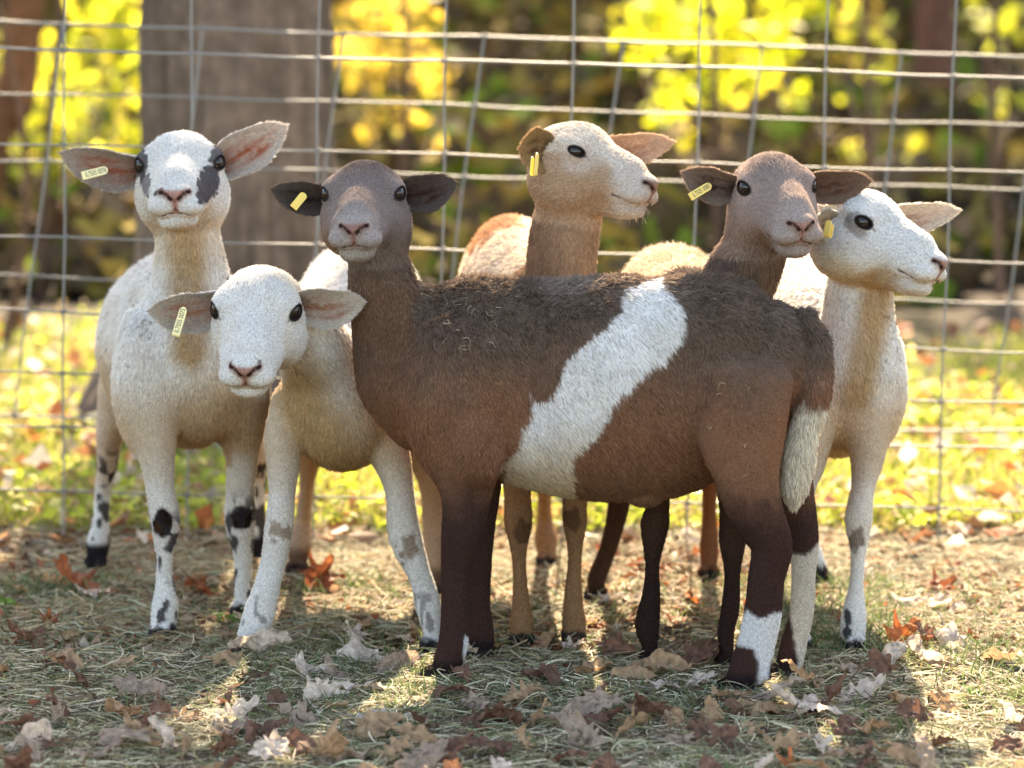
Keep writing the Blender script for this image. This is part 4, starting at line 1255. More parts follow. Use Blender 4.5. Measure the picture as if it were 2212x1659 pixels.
B = dict(base=(750, 1350, 6.4), label="white sheep with its head lowered between its two neighbours, pale legs with faint brown knees",
    head=Head(554, 664, 5.86, -5, 30, -2, 1.17), paint=paint_b,
    tubes=[Tube([(735, 880, 6.16, 110, 140), (738, 850, 6.24, 128, 182), (755, 800, 6.37, 143, 205), (772, 750, 6.52, 152, 212), (782, 722, 6.66, 148, 205), (787, 715, 6.76, 118, 150)], side=(1, 0, 0), k=.05, flow=(0, .5, -.6), hair=.013, name='torso'),
           Tube([(728, 860, 6.16, 108, 100), (700, 790, 6.10, 98, 88), (665, 735, 6.03, 84, 76), (625, 690, 5.97, 68, 64), (590, 660, 5.93, 50, 52)], k=.04, flow=(.4, .3, -.7), hair=.010, name='neck')]
    + legs('leg', [(640, 880, 6.18, 60, 60), (612, 945, 6.17, 44, 50), (612, 1005, 6.16, 38, 44), (609, 1065, 6.16, 31, 38), (603, 1135, 6.15, 33, 36), (592, 1205, 6.15, 30, 30), (577, 1265, 6.145, 30, 28), (560, 1325, 6.14, 36, 30), (541, 1375, 6.135, 31, 33), (533, 1396, 6.13, 26, 30)],
        [(815, 900, 6.19, 62, 60), (850, 1005, 6.18, 42, 47), (864, 1065, 6.17, 33, 38), (875, 1160, 6.165, 36, 36), (908, 1245, 6.16, 27, 28), (924, 1305, 6.16, 30, 28), (932, 1355, 6.155, 25, 30), (934, 1385, 6.152, 23, 28)],
        [(680, 880, 6.6, 55, 75), (665, 1020, 6.74, 20, 40), (657, 1110, 6.84, 18, 28), (647, 1180, 6.83, 24, 27), (643, 1218, 6.83, 22, 27)],
        [(880, 880, 6.55, 60, 75), (928, 1030, 6.6, 30, 40), (936, 1125, 6.64, 26, 30), (938, 1205, 6.635, 22, 26), (938, 1265, 6.63, 24, 27)]),
    ears=[dict(root=(478, 664, 5.90), tip=(321, 672, 5.90), n=(.0, -.1, 1), w=80, cup=.7, curl=-.08, out=WHITE, rim=(.52, .44, .36), **{'in': (.42, .17, .085)}),
          dict(root=(648, 652, 5.90), tip=(787, 652, 5.90), n=(.0, -.1, 1), w=80, cup=.7, curl=-.08, out=WHITE, rim=(.60, .52, .43), **{'in': (.36, .15, .075)})],
    tags=[dict(a=(380, 722, 5.865), b=(398, 663, 5.865), nrm=(0, 0, 1), w=16, text="IL7505 0075", pale=True)], wool=wool_w, jit=.11)

C = dict(base=(1300, 1470, 5.93), toe=(-1, 0, 0), flen=.82, streak=.34, label="brown sheep standing side-on in front of the others, white patch slanting across its flank",
    head=Head(785, 416, 5.93, -5, 14, 0, 1.10), paint=paint_c, fur=2.0,
    tubes=[Tube([(905, 815, 5.99, 108, 165), (1000, 815, 5.985, 130, 220), (1120, 825, 5.97, 150, 227), (1260, 840, 5.95, 165, 245), (1400, 837, 5.93, 165, 250), (1500, 812, 5.91, 155, 230), (1585, 790, 5.90, 143, 200), (1652, 792, 5.89, 104, 148)], side=(0, 1, 0), k=.05, flow=(.55, 0, -.75), hair=.013, name='torso'),
           Tube([(888, 800, 5.98, 122, 100), (862, 715, 5.97, 108, 90), (829, 630, 5.955, 80, 76), (817, 560, 5.945, 68, 66), (808, 490, 5.945, 56, 58), (803, 440, 5.95, 46, 48)], k=.05, flow=(.25, 0, -1), hair=.010, name='neck'),
           TAIL]
    + legs('leg', [(1600, 830, 5.80, 115, 60), (1602, 950, 5.795, 96, 62), (1614, 1045, 5.79, 72, 52), (1640, 1120, 5.79, 54, 42), (1667, 1180, 5.795, 48, 37), (1655, 1250, 5.80, 42, 33), (1648, 1325, 5.805, 43, 31), (1634, 1390, 5.81, 43, 33), (1621, 1440, 5.812, 46, 36), (1603, 1478, 5.812, 40, 36), (1596, 1492, 5.812, 34, 34)],
        [(1675, 900, 5.93, 80, 60), (1690, 1000, 5.94, 66, 52), (1716, 1090, 5.945, 48, 42), (1736, 1165, 5.945, 33, 36), (1736, 1230, 5.94, 29, 30), (1732, 1320, 5.935, 28, 28), (1714, 1395, 5.93, 30, 29), (1704, 1440, 5.92, 31, 31), (1694, 1462, 5.915, 30, 31)],
        [(985, 880, 5.90, 92, 50), (1005, 960, 5.905, 76, 52), (1008, 1040, 5.905, 62, 48), (1004, 1110, 5.905, 48, 40), (995, 1165, 5.905, 45, 38), (985, 1230, 5.91, 35, 30), (982, 1310, 5.91, 31, 28), (980, 1380, 5.91, 34, 31), (968, 1430, 5.908, 34, 33), (956, 1466, 5.905, 31, 32)],
        [(1035, 950, 6.06, 60, 48), (1045, 1050, 6.065, 40, 40), (1040, 1150, 6.07, 30, 35), (1036, 1230, 6.07, 26, 28), (1034, 1310, 6.07, 27, 27), (1040, 1370, 6.07, 30, 29), (1042, 1412, 6.068, 27, 30)]),
    extra=[Ell(P(960, 860, 5.90), (.07, .05, .13), k=.05, flow=dn, hair=.012), Ell(P(1395, 1076, 5.93), (.022, .016, .013), k=.02, flow=dn, hair=.01),
           Ell(P(1655, 1462, 5.80), (.010, .010, .007), k=.006, flow=dn, hair=.002),
           Cone(P(1422, 915, 5.785), .006, P(1515, 1050, 5.79), .010, k=.035, cut=True), Cone(P(1100, 800, 5.82), .004, P(1088, 1000, 5.815), .009, k=.035, cut=True),
           Ell(P(1040, 985, 5.865), (.035, .03, .045), k=.04, flow=dn, hair=.012),
           Ell(P(1468, 815, 5.757), (.045, .038, .09), k=.05, cut=True), Ell(P(1122, 800, 5.822), (.026, .032, .12), k=.05, cut=True)],
    bits=[(1000, 690, 120, 80, 30, (.42, .34, .24), .014), (1250, 640, 330, 40, 34, (.42, .34, .24), .014), (1600, 900, 60, 130, 10, (.4, .3, .2), .014)],
    ears=[dict(root=(712, 418, 5.955), tip=(587, 408, 5.965), n=(.0, -.05, 1), w=66, cup=.7, curl=-.08, out=(.12, .085, .07), rim=(.13, .10, .085), **{'in': (.045, .025, .018)}),
          dict(root=(862, 415, 5.955), tip=(986, 395, 5.965), n=(.0, -.05, 1), w=76, cup=.7, curl=-.05, out=(.12, .085, .07), rim=(.14, .105, .09), **{'in': (.07, .026, .016)})],
    tags=[dict(a=(636, 446, 5.945), b=(659, 418, 5.94), nrm=(0.1, 0, 1), w=17, text="")], wool=wool_c, whisk=(.3, .25, .2))

D = dict(base=(1180, 1300, 6.5), label="tan sheep with a pale face turned towards the right, behind the brown one",
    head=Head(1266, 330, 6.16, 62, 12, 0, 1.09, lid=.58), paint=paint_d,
    tubes=[Tube([(1190, 830, 6.26, 98, 140), (1182, 790, 6.34, 125, 200), (1155, 740, 6.48, 135, 215), (1118, 685, 6.64, 132, 212), (1103, 660, 6.76, 122, 200), (1100, 655, 6.86, 100, 150)], side=(1, .1, 0), k=.05, flow=(-.1, .5, -.6), hair=.012, name='torso'),
           Tube([(1205, 790, 6.26, 95, 84), (1206, 690, 6.23, 86, 78), (1210, 600, 6.21, 80, 74), (1217, 520, 6.195, 78, 70), (1232, 440, 6.185, 72, 62), (1248, 375, 6.18, 52, 52)], k=.04, flow=(0, .1, -1), hair=.009, name='neck')]
    + legs('leg', [(1130, 900, 6.24, 52, 58), (1118, 1000, 6.235, 38, 48), (1118, 1070, 6.23, 31, 38), (1120, 1130, 6.225, 30, 36), (1121, 1205, 6.225, 20, 27), (1125, 1285, 6.22, 22, 26), (1127, 1345, 6.217, 28, 30), (1127, 1380, 6.215, 27, 30)],
        [(1240, 900, 6.25, 52, 58), (1243, 1000, 6.245, 38, 48), (1242, 1080, 6.24, 29, 36), (1242, 1130, 6.235, 26, 34), (1242, 1200, 6.235, 19, 26), (1238, 1290, 6.23, 25, 28), (1240, 1340, 6.23, 28, 30), (1240, 1368, 6.23, 28, 30)],
        [(1170, 880, 6.66, 55, 75), (1176, 1020, 6.8, 20, 40), (1176, 1110, 6.92, 17, 28), (1179, 1165, 6.915, 25, 27), (1182, 1208, 6.91, 21, 27)],
        [(1050, 880, 6.66, 55, 75), (1012, 1020, 6.8, 24, 40), (1004, 1120, 6.92, 20, 28), (1003, 1170, 6.91, 24, 27), (1003, 1205, 6.905, 22, 27)]),
    ears=[dict(root=(1212, 352, 6.14), at=(-.044, -.040, -.010), tip=(1124, 322, 6.12), n=(.15, .1, 1), w=86, cup=.5, out=(.42, .26, .15), rim=(.44, .27, .12), **{'in': (.11, .05, .025)}),
          dict(at=(.046, -.042, -.022), root=(1352, 326, 6.24), tip=(1456, 306, 6.24), n=(-.1, -.05, 1), w=72, cup=.6, out=(.5, .33, .2), rim=(.62, .43, .30), **{'in': (.42, .22, .14)})],
    tags=[dict(a=(1157, 376, 6.03), b=(1161, 330, 6.03), nrm=(1, 0, .35), w=20, text="")], whisk=(.6, .5, .4))

E_ = dict(base=(1470, 1350, 6.35), label="grey-faced sheep with black front legs, looking over the brown one's rump",
    head=Head(1677, 400, 5.99, 14, 17, 3, 1.10, lens=1.04, wide=.97), paint=paint_e,
    tubes=[Tube([(1500, 810, 6.08, 100, 140), (1492, 790, 6.18, 128, 200), (1472, 755, 6.34, 140, 206), (1445, 725, 6.52, 136, 198), (1432, 715, 6.66, 110, 150)], side=(1, .15, 0), k=.05, flow=(-.1, .5, -.6), hair=.013, name='torso'),
           Tube([(1512, 790, 6.10, 100, 88), (1555, 690, 6.07, 88, 78), (1605, 590, 6.045, 82, 70), (1645, 510, 6.03, 70, 62), (1672, 440, 6.03, 52, 52)], k=.04, flow=(0, .1, -1), hair=.012, name='neck')]
    + legs('leg', [(1410, 900, 6.06, 52, 58), (1420, 1000, 6.06, 36, 48), (1424, 1080, 6.055, 25, 38), (1414, 1135, 6.05, 31, 36), (1409, 1215, 6.05, 20, 27), (1407, 1285, 6.05, 25, 28), (1398, 1350, 6.045, 29, 30), (1405, 1400, 6.04, 20, 28), (1406, 1418, 6.04, 18, 26)],
        [(1560, 900, 6.03, 52, 58), (1575, 1020, 6.03, 36, 48), (1582, 1100, 6.02, 30, 38), (1582, 1165, 6.02, 29, 36), (1582, 1240, 6.015, 22, 27), (1578, 1310, 6.01, 25, 28), (1568, 1370, 6.005, 22, 30), (1570, 1418, 6.0, 20, 28)],
        [(1360, 900, 6.45, 60, 75), (1345, 1030, 6.5, 30, 42), (1333, 1110, 6.56, 24, 32), (1314, 1185, 6.59, 19, 26), (1290, 1245, 6.585, 25, 27), (1287, 1278, 6.58, 22, 26)],
        [(1520, 900, 6.6, 55, 75), (1532, 1030, 6.72, 22, 38), (1532, 1110, 6.79, 17, 28), (1532, 1180, 6.79, 21, 26), (1531, 1232, 6.785, 21, 26)]),
    ears=[dict(root=(1598, 388, 6.02), tip=(1475, 372, 6.02), n=(.0, -.15, 1), w=72, cup=.75, curl=-.08, out=(.3, .22, .17), rim=(.30, .21, .16), **{'in': (.09, .045, .03)}),
          dict(root=(1752, 404, 6.03), tip=(1881, 390, 6.06), n=(.1, -.2, 1), w=68, cup=.7, curl=-.03, out=(.3, .22, .17), rim=(.25, .16, .11), **{'in': (.12, .045, .025)})],
    tags=[dict(a=(1494, 424, 6.0), b=(1536, 399, 5.995), nrm=(0, 0, 1), w=17, text="IL7505 0080")], wool=wool_w, jit=.15, whisk=(.4, .33, .28))

F_ = dict(base=(1800, 1330, 6.45), label="white sheep at the right end, head turned right, yellow stain on its cheek",
    head=Head(1886, 480, 6.08, 58, 17, 0, 1.11, lens=1.03, lid=.82), paint=paint_f,
    tubes=[Tube([(1832, 830, 6.22, 108, 150), (1815, 800, 6.32, 128, 198), (1788, 765, 6.48, 136, 206), (1755, 735, 6.66, 128, 202), (1742, 725, 6.76, 105, 150)], side=(.97, .2, 0), k=.05, flow=(-.1, .5, -.6), hair=.013, name='torso'),
           Tube([(1846, 850, 6.20, 95, 88), (1851, 760, 6.18, 88, 80), (1853, 680, 6.16, 81, 74), (1860, 600, 6.14, 72, 68), (1872, 540, 6.13, 62, 60), (1880, 490, 6.12, 48, 50)], k=.04, flow=(0, .1, -1), hair=.010, name='neck')]
    + legs('leg', [(1875, 890, 6.18, 54, 60), (1874, 985, 6.175, 40, 50), (1864, 1055, 6.17, 27, 38), (1854, 1123, 6.165, 30, 36), (1854, 1190, 6.165, 22, 28), (1850, 1260, 6.165, 19, 25), (1845, 1325, 6.16, 29, 29), (1843, 1368, 6.16, 29, 31), (1843, 1384, 6.16, 28, 31)],
        [(1760, 890, 6.18, 54, 60), (1745, 1000, 6.175, 40, 50), (1735, 1060, 6.17, 27, 38), (1732, 1130, 6.17, 28, 36), (1730, 1260, 6.17, 19, 25), (1727, 1350, 6.165, 26, 30), (1727, 1378, 6.165, 26, 30)],
        [(1760, 880, 6.6, 52, 70), (1738, 1020, 6.68, 20, 40), (1738, 1110, 6.74, 18, 28), (1752, 1180, 6.74, 20, 26), (1774, 1240, 6.725, 20, 26)],
        [(1700, 880, 6.6, 52, 70), (1680, 1020, 6.68, 22, 40), (1672, 1110, 6.78, 19, 28), (1672, 1180, 6.78, 23, 26), (1672, 1235, 6.775, 22, 26)]),
    extra=[Ell(P(1890, 830, 6.24), (.04, .07, .12), k=.05, flow=dn, hair=.012)],
    ears=[dict(root=(1840, 480, 6.06), tip=(1762, 482, 6.04), n=(.2, -.1, 1), w=66, cup=.7, curl=-.085, out=WHITE * .95, rim=(.66, .55, .42), **{'in': (.40, .25, .15)}),
          dict(at=(.046, -.042, -.022), root=(1978, 470, 6.17), tip=(2073, 454, 6.16), n=(-.1, -.05, 1), w=64, cup=.6, out=WHITE * .95, rim=(.66, .56, .46), **{'in': (.45, .28, .2)})],
    tags=[dict(a=(1785, 508, 5.96), b=(1791, 476, 5.96), nrm=(-.6, 0, .7), w=16, text="")], bits=[(1922, 760, 18, 90, 20, (.1, .08, .06), .009), (1740, 600, 40, 60, 10, (.1, .08, .06), .01)], wool=wool_w, jit=.11)

import os, time
for nm, sp in (('A', A), ('B', B), ('C', C), ('D', D), ('E', E_), ('F', F_)):
    t0 = time.time()
    make_sheep(sp)
    print('sheep', nm, round(time.time() - t0, 1))

# ------------------------------------------------------------------ hay, grass and fallen leaves
def strands(name, n, xr, yr, ln, rad_, cols, mat, label, cat, flat=0.12, zmax=0.02, seed=0, dens=None, bend=0.3, up=False):
    r = np.random.default_rng(seed)
    m = int(n * (3 if dens is not None else 1))
    x = r.uniform(*xr, m); y = r.uniform(*yr, m)
    p = np.stack([x, y, 0 * x], 1)
    if dens is not None:
        p = p[r.random(m) < dens(p)][:n]
    n = len(p)
    L = r.uniform(*ln, n) * (0.6 + 0.4 * r.random(n))
    an = r.uniform(0, 2 * np.pi, n)
    if up:
        d = np.stack([np.cos(an) * .35, np.sin(an) * .35, np.ones(n)], 1) + r.normal(0, .15, (n, 3))
        p[:, 2] = -0.004
    else:
        d = np.stack([np.cos(an), np.sin(an), r.normal(0, flat, n)], 1)
        p[:, 2] = r.random(n) ** 1.7 * zmax
    d /= np.linalg.norm(d, axis=1)[:, None]
    b = np.stack([np.cos(an + 1.57), np.sin(an + 1.57), r.normal(0, .3, n)], 1) * (r.normal(0, bend, n) * L)[:, None]
    g = np.array([np.cos(an), np.sin(an), 0 * an]).T * (0.45 * L * r.random(n))[:, None] + np.array([0, 0, -.25]) * L[:, None] * r.random((n, 1)) if up else 0
    P_ = []
    for t in (0, .33, .66, 1.0):
        q = p + d * (L * t)[:, None] + b * (4 * t * (1 - t) * .5) + (g * t * t if up else 0)
        if not up: q = q - d * (L * .5)[:, None]; q[:, 2] = np.maximum(q[:, 2], 0.001 + 0 * q[:, 2])
        P_.append(q)
    pts = np.stack(P_, 1)
    ra = rad_ * (0.6 + 0.8 * r.random((n, 1))) * np.array([[.9, 1, .8, .25]]) if up else rad_ * (0.6 + 0.8 * r.random((n, 1))) * np.array([[.6, 1, 1, .5]])
    c = cols_of(n, cols, r, .22)
    o = curves_obj(name, pts, ra, c, np.tile([0, 0, 1.0], (n, 1)), mat)
    tag(o, label, cat, kind='stuff')
    return o

STRAW = [(0.36, 0.26, 0.13), (0.27, 0.19, 0.10), (0.46, 0.37, 0.22), (0.22, 0.16, 0.09), (0.28, 0.28, 0.17), (0.36, 0.37, 0.25)]
HAYG = [(0.28, 0.26, 0.14), (0.46, 0.42, 0.27), (0.17, 0.18, 0.08), (0.42, 0.36, 0.22), (0.58, 0.52, 0.38), (0.12, 0.13, 0.06), (.11, .07, .04), (.09, .06, .035), (.24, .16, .1), (.66, .58, .4), (.34, .30, .14)]
near_d = lambda p: 0.25 + 0.75 * smooth(-.6, .5, noise(p, 4, 3))
strands('hay_litter', 62000, (-1.0, 1.0), (4.9, 5.95), (.03, .12), .00095, HAYG, M_STRAND, "greenish grey hay strewn over the near ground", "hay", .16, .018, 1, near_d)
strands('straw_litter', 42000, (-1.35, 1.35), (5.85, 7.6), (.03, .10), .0011, STRAW, M_STRAND, "dry golden straw under and behind the sheep", "straw", .16, .016, 2, near_d)
strands('green_grass', 13000, (-1.1, 1.1), (4.9, 6.6), (.02, .06), .0011, [(0.09, 0.13, 0.04), (0.13, 0.18, 0.06), (0.07, 0.10, 0.03), (0.2, 0.24, 0.13)], M_BLADE, "short green grass poking through the hay", "grass", .1, .02, 3,
        lambda p: .12 + .88 * smooth(.05, .6, noise(p, 3.2, 9)), .2, True)
strands('lit_lawn', 60000, (-2.4, 2.4), (7.15, 10.6), (.03, .085), .0020, [(0.30, 0.36, 0.05), (0.42, 0.46, 0.06), (0.22, 0.26, 0.04), (0.52, .46, .16), (.4, .3, .14)], M_BLADE, "sunlit yellow-green lawn beyond the fence", "grass", .1, .02, 4,
        lambda p: (0.25 + .75 * smooth(-.3, .4, noise(p, 1.2, 4))) * smooth(11.0, 9.0, p[:, 1] + .8 * noise(p, .9, 7)), .2, True)

def scatter_weeds():
    r = np.random.default_rng(5)
    n = 30000
    p = np.stack([r.uniform(-2.6, 2.6, n), r.uniform(7.1, 10.8, n), r.uniform(.005, .07, n)], 1)
    p = p[((noise(p * [1, 1, 0], 1.4, 6)) > -.05) & (r.random(len(p)) < smooth(11.2, 8.2, p[:, 1]))]
    c = cols_of(len(p), [(0.36, 0.44, 0.05), (0.46, 0.50, 0.06), (0.25, 0.31, 0.04), (.6, .54, .2), (.38, .25, .1)], r)
    V, f, c = leaves_mesh(p, .028 * r.uniform(.6, 1.5, len(p)), c, 5, .55)
    o = mesh_obj('ground_ivy', mesh_np('ground_ivy', V, f, [M_LEAFY], False, c)); tag(o, "small bright leaves of ground cover mixed in the lit lawn", "ground cover", kind='stuff')
    n = 2000
    y = 6.95 + 3.4 * r.random(n) ** 1.3
    p = np.stack([r.uniform(-2.6, 2.6, n), y, np.where(y > 7.1, r.uniform(.02, .06, n), r.uniform(.004, .03, n))], 1)
    c = cols_of(n, [(0.30, 0.10, 0.04), (0.22, 0.10, 0.05), (0.2, 0.11, 0.06), (0.5, 0.38, 0.26), (0.62, 0.52, 0.42), (0.66, .58, .5), (.5, .2, .06)], r)
    V, f, c = leaves_mesh(p, .055 * r.uniform(.6, 1.4, len(p)), c, 15, .6)
    o = mesh_obj('leaf_litter', mesh_np('leaf_litter', V, f, [M_LEAFDRY], False, c)); tag(o, "scattered small dead leaves in the straw and lawn farther back", "leaf litter", kind='stuff')
scatter_weeds()

def crumbs():
    r = np.random.default_rng(91)
    n = 15000
    y = r.uniform(4.9, 7.3, n)
    p = np.stack([r.uniform(-1.3, 1.3, n), y, r.random(n) ** 1.5 * .014], 1)
    p = p[noise(p * [1, 1, 0], 5, 12) > -.35]
    c = cols_of(len(p), [(0.13, 0.07, 0.04), (0.2, 0.12, 0.07), (0.3, 0.2, 0.12), (0.09, 0.055, 0.035), (0.36, 0.29, 0.22), (.26, .09, .04)], r)
    V, f, c = leaves_mesh(p, .02 * r.uniform(.4, 1.7, len(p)), c, 92, .55)
    o = mesh_obj('leaf_crumbs', mesh_np('leaf_crumbs', V, f, [M_LEAFDRY], False, c)); tag(o, "broken crumbs of brown leaf trodden into the hay", "leaf litter", kind='stuff')
crumbs()

def leaf_outline(kind, r):
    th = np.linspace(0, 2 * np.pi, 96, endpoint=False)
    if kind == 'maple':
        lobes = [(0, 1.0, .38), (0.9, .84, .34), (-0.9, .84, .34), (1.85, .66, .4), (-1.85, .66, .4)]
        R = np.full(96, .40)
        for a, l, w in lobes:
            dd = np.abs((th - a + np.pi) % (2 * np.pi) - np.pi)
            R = np.maximum(R, l * np.exp(-(dd / w) ** 1.4))
        R = R + .05 * np.abs(np.sin(th * 11)) + .02 * r.normal(0, 1, 96)
    elif kind == 'oak':
        R = 1 / np.sqrt((np.cos(th) / 1.0) ** 2 + (np.sin(th) / .48) ** 2) * (1 + .24 * np.cos(th * 9 + .3) * np.abs(np.sin(th)) ** .4)
    else:
        R = 1 / np.sqrt((np.cos(th) / 1.0) ** 2 + (np.sin(th) / .42) ** 2) * (1 + .02 * r.normal(0, 1, 96))
    return np.stack([R * np.cos(th), R * np.sin(th)], 1)

def leaf_mesh(kind, seed, col, vein):
    r = np.random.default_rng(seed)
    O = leaf_outline(kind, r)
    K = 9
    V = [np.zeros((1, 2))]
    for k in range(1, K + 1): V.append(O * k / K)
    XY = np.vstack(V); n = len(O)
    f3 = np.array([(0, 1 + i, 1 + (i + 1) % n) for i in range(n)])
    f4 = []
    for k in range(K - 1):
        a = 1 + k * n; i = np.arange(n); j = (i + 1) % n
        f4.append(np.stack([a + i, a + n + i, a + n + j, a + j], 1))
    f4 = np.vstack(f4)
    x, y = XY[:, 0], XY[:, 1]
    c1, c2, c3 = r.uniform(.05, .55), r.uniform(-.5, .5), r.uniform(-.35, .35)
    P3 = np.stack([x * 2.1 + seed, y * 2.1, 0 * x], 1)
    z = c1 * y * y + c2 * x * x * .6 + c3 * x * y + .22 * noise(P3, 1, seed) + .13 * noise(P3, 2.6, seed + 1) + .12 * np.hypot(x, y) ** 3 * noise(P3, 1.5, seed + 2) - .05 * np.exp(-np.abs(y) / .05)
    vv = np.minimum(np.abs(y), 1.0)
    side = np.abs(np.sin((x - np.abs(y) * .9) * 9))
    c = np.tile(np.array(col), (len(XY), 1))
    c = mix(c, vein, .7 * np.exp(-vv / .03) + .35 * np.exp(-side / .12) * (np.hypot(x, y) > .08))
    c = c * (1 + .18 * noise(P3, 2.2, seed + 4) + .12 * noise(P3, 9, seed + 5))[:, None]
    c = mix(c, np.array(col) * .35, .8 * smooth(.5, .75, noise(P3, 3.1, seed + 7) + .5 * noise(P3, 11, seed + 8)))
    Vt = np.stack([x, y, z], 1) * .5
    # stem
    st = []
    wire(st, [np.array([-.5 - .3 * t, .03 * math.sin(3 * t), .02 + .08 * t * t]) + [(.0 if kind != 'maple' else .42), 0, 0] for t in np.linspace(0, 1, 7)], .012, 5)
    sv, sq = join(st)
    V = np.vstack([Vt, sv]); C = np.vstack([c, np.tile(np.array(vein) * .5, (len(sv), 1))])
    return mesh_np('fallen_leaf', V, [f3, f4, sq + len(Vt)], [M_LEAFDRY], True, np.clip(C, .01, .85))

PAL = dict(pale=((0.62, 0.50, 0.40), (0.7, 0.58, 0.46)), grey=((0.36, 0.26, 0.19), (0.46, 0.35, 0.25)), tan=((0.40, 0.25, 0.14), (0.42, 0.28, 0.16)),
           brown=((0.17, 0.085, 0.055), (0.26, 0.14, 0.08)), rust=((0.30, 0.085, 0.035), (0.42, 0.16, 0.06)), orange=((0.52, 0.14, 0.04), (0.6, 0.25, 0.08)), green=((0.13, 0.24, 0.04), (0.25, 0.36, 0.1)))
LM = {}
def get_leaf(kind, tone, v):
    k = (kind, tone, v)
    if k not in LM:
        LM[k] = leaf_mesh(kind, abs(hash_(k)) % 900 + 3, *PAL[tone])
    return LM[k]
def hash_(k):
    return sum(ord(ch) * (i + 3) for i, ch in enumerate(k[0] + k[1])) + 37 * k[2]

def place_leaf(kind, tone, v, pos, size, rot, label, group=None):
    o = bpy.data.objects.new('fallen_leaf', get_leaf(kind, tone, v))
    S.collection.objects.link(o)
    o.location = pos; o.scale = (size,) * 3; o.rotation_euler = rot
    tag(o, label, 'leaf', group)
    return o

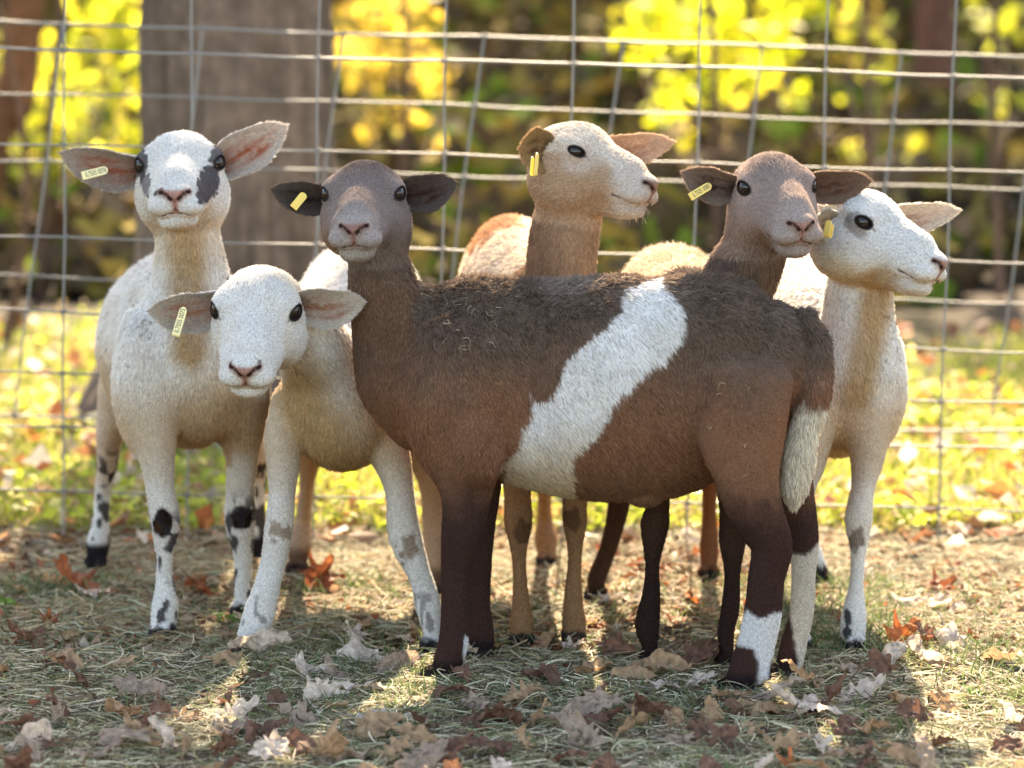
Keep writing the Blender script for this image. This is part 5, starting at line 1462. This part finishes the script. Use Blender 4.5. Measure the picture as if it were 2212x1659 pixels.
NAMED = [  # x, y, length px, kind, tone, tilt x, tilt y, spin, lift, label
    (172, 1252, 118, 'oak', 'rust', .55, -.3, 2.6, .03, "large curled rust-red leaf beside the left sheep's hind foot"),
    (428, 1262, 95, 'maple', 'rust', .35, .5, .6, .025, "rust-red leaf lying between the left sheep's front feet"),
    (690, 1245, 105, 'maple', 'rust', .7, -.55, 1.1, .03, "upright rust-brown leaf behind the lowered-head sheep's front legs"),
    (560, 1386, 92, 'plain', 'pale', .95, .1, 3.4, .035, "round pale leaf with holes resting on the front hoof of the sheep with lowered head"),
    (556, 1478, 100, 'maple', 'brown', .25, .2, .5, .015, "reddish brown leaf with broad lobes in the shaded hay near the bottom left"),
    (685, 1462, 110, 'oak', 'pale', .4, -.3, 2.2, .02, "pale twisted leaf in the shaded hay left of the brown sheep's hoof"),
    (800, 1425, 105, 'oak', 'pale', .2, .3, 5.6, .02, "long pale curled leaf pointing at the brown sheep's front hoof"),
    (1374, 1462, 112, 'maple', 'tan', .1, -.1, 1.55, .02, "tan maple leaf lying flat on grass below the brown sheep's belly"),
    (1735, 1532, 165, 'maple', 'pale', .3, .1, 1.3, .02, "big pale maple leaf beside the brown sheep's hind hooves"),
    (1850, 1500, 90, 'oak', 'pale', .2, -.4, .4, .02, "pale leaf overlapping the right side of the big pale maple leaf"),
    (1955, 1372, 105, 'maple', 'orange', .6, -.4, 1.0, .03, "translucent orange-red leaf standing in the hay at the right"),
    (2010, 1375, 60, 'oak', 'brown', .5, .4, .2, .02, "small brown leaf leaning on the translucent orange-red one"),
    (1335, 1575, 110, 'oak', 'tan', .6, .3, 4.3, .02, "crumpled tan leaf standing up at the bottom centre"),
    (1722, 1648, 92, 'maple', 'orange', .3, .1, .9, .02, "bright orange leaf cut by the bottom edge of the picture"),
    (262, 1538, 105, 'plain', 'tan', .3, .35, 1.9, .02, "oval tan leaf with a dark midrib at the lower left"),
    (497, 1545, 85, 'oak', 'pale', .3, -.4, .4, .02, "bleached leaf between the oval tan leaf and the centre"),
    (665, 1560, 125, 'maple', 'grey', .4, .2, 1.2, .02, "grey crumpled leaf cluster piece at the bottom, left of centre"),
    (845, 1555, 100, 'plain', 'pale', .2, .1, .2, .015, "long bleached leaf lying level under the brown sheep's front hoof"),
    (1990, 1300, 100, 'oak', 'pale', .2, -.1, 6.0, .02, "pale pink-brown leaf in the sunlit straw at the right"),
    (2060, 1395, 85, 'oak', 'pale', .3, .5, 5.0, .02, "bleached leaf tilted beside the small brown leaf at the right"),
    (1955, 1640, 110, 'maple', 'tan', .3, -.2, 1.9, .02, "large tan leaf at the bottom, right of the bright orange one"),
    (50, 1375, 90, 'oak', 'brown', .4, .3, 1.2, .02, "brown leaf with folded lobes near the left edge"),
    (12, 1295, 62, 'maple', 'green', .5, .2, 1.4, .03, "fresh green maple leaf at the left edge"),
    (500, 1332, 52, 'plain', 'green', .2, .1, .2, .015, "small dark green leaf next to the white sheep's raised heel"),
    (2100, 1490, 42, 'maple', 'green', .5, .1, 1.6, .03, "small green leaf standing up near the right edge"),
    (2030, 1265, 90, 'maple', 'rust', .3, -.2, .8, .02, "red-brown leaf in the sunlit straw near the lawn edge"),
    (1500, 1290, 60, 'maple', 'orange', .5, .3, 1.2, .02, "orange leaf seen between the dark legs"),
    (270, 1118, 60, 'maple', 'rust', .6, -.2, 1.0, .02, "red-brown leaf in the grass behind the left sheep"),
]
for x, y, L, kind, tone, rx, ry, rz, lift, lab in NAMED:
    g = G(x, y, lift)
    place_leaf(kind, tone, 0, g, L / 1230.0 * 1.55, (rx, ry, rz), lab)

def random_leaves():
    r = np.random.default_rng(77)
    used = [(x, y) for x, y, *_ in NAMED]
    groups = {'pale': "bleached dead leaf lying in the hay in front of the sheep", 'grey': "greyish dead leaf half buried in the hay in front of the sheep",
              'tan': "tan dead leaf among the bleached ones in front of the sheep", 'brown': "dark brown dead leaf lying in the shaded hay in front of the sheep"}
    n = 0
    while n < 118:
        y = 1395 + 290 * r.random() ** .8; x = r.uniform(-40, 2250)
        if any(abs(x - a) < 42 and abs(y - b) < 26 for a, b in used): continue
        used.append((x, y)); n += 1
        tone = str(r.choice(['pale', 'grey', 'tan', 'tan', 'brown', 'brown']))
        kind = str(r.choice(['maple', 'oak', 'oak', 'plain', 'plain']))
        L = r.uniform(48, 100)
        place_leaf(kind, tone, int(r.integers(0, 3)), G(x, y, r.uniform(.016, .035)), L / 1230.0 * 1.55, (r.normal(0, .5), r.normal(0, .5), r.uniform(0, 6.28)), groups[tone], tone + " dead leaves in the near hay")
    for _ in range(95):
        y = r.uniform(1185, 1395); x = r.uniform(-40, 2250)
        d = gd(y)
        place_leaf(r.choice(['maple', 'oak']), tone := str(r.choice(['rust', 'tan', 'tan', 'pale'])), int(r.integers(0, 2)), G(x, y, r.uniform(.006, .02)), r.uniform(50, 100) / 1230.0, (r.normal(0, .4), r.normal(0, .4), r.uniform(0, 6.28)),
                   {'rust': "rust-coloured dead leaf in the sunlit straw around the sheep's feet", 'tan': "tan dead leaf in the sunlit straw around the sheep's feet", 'pale': "pale dead leaf in the sunlit straw around the sheep's feet"}[tone], tone + " dead leaves in the sunlit straw")
random_leaves()
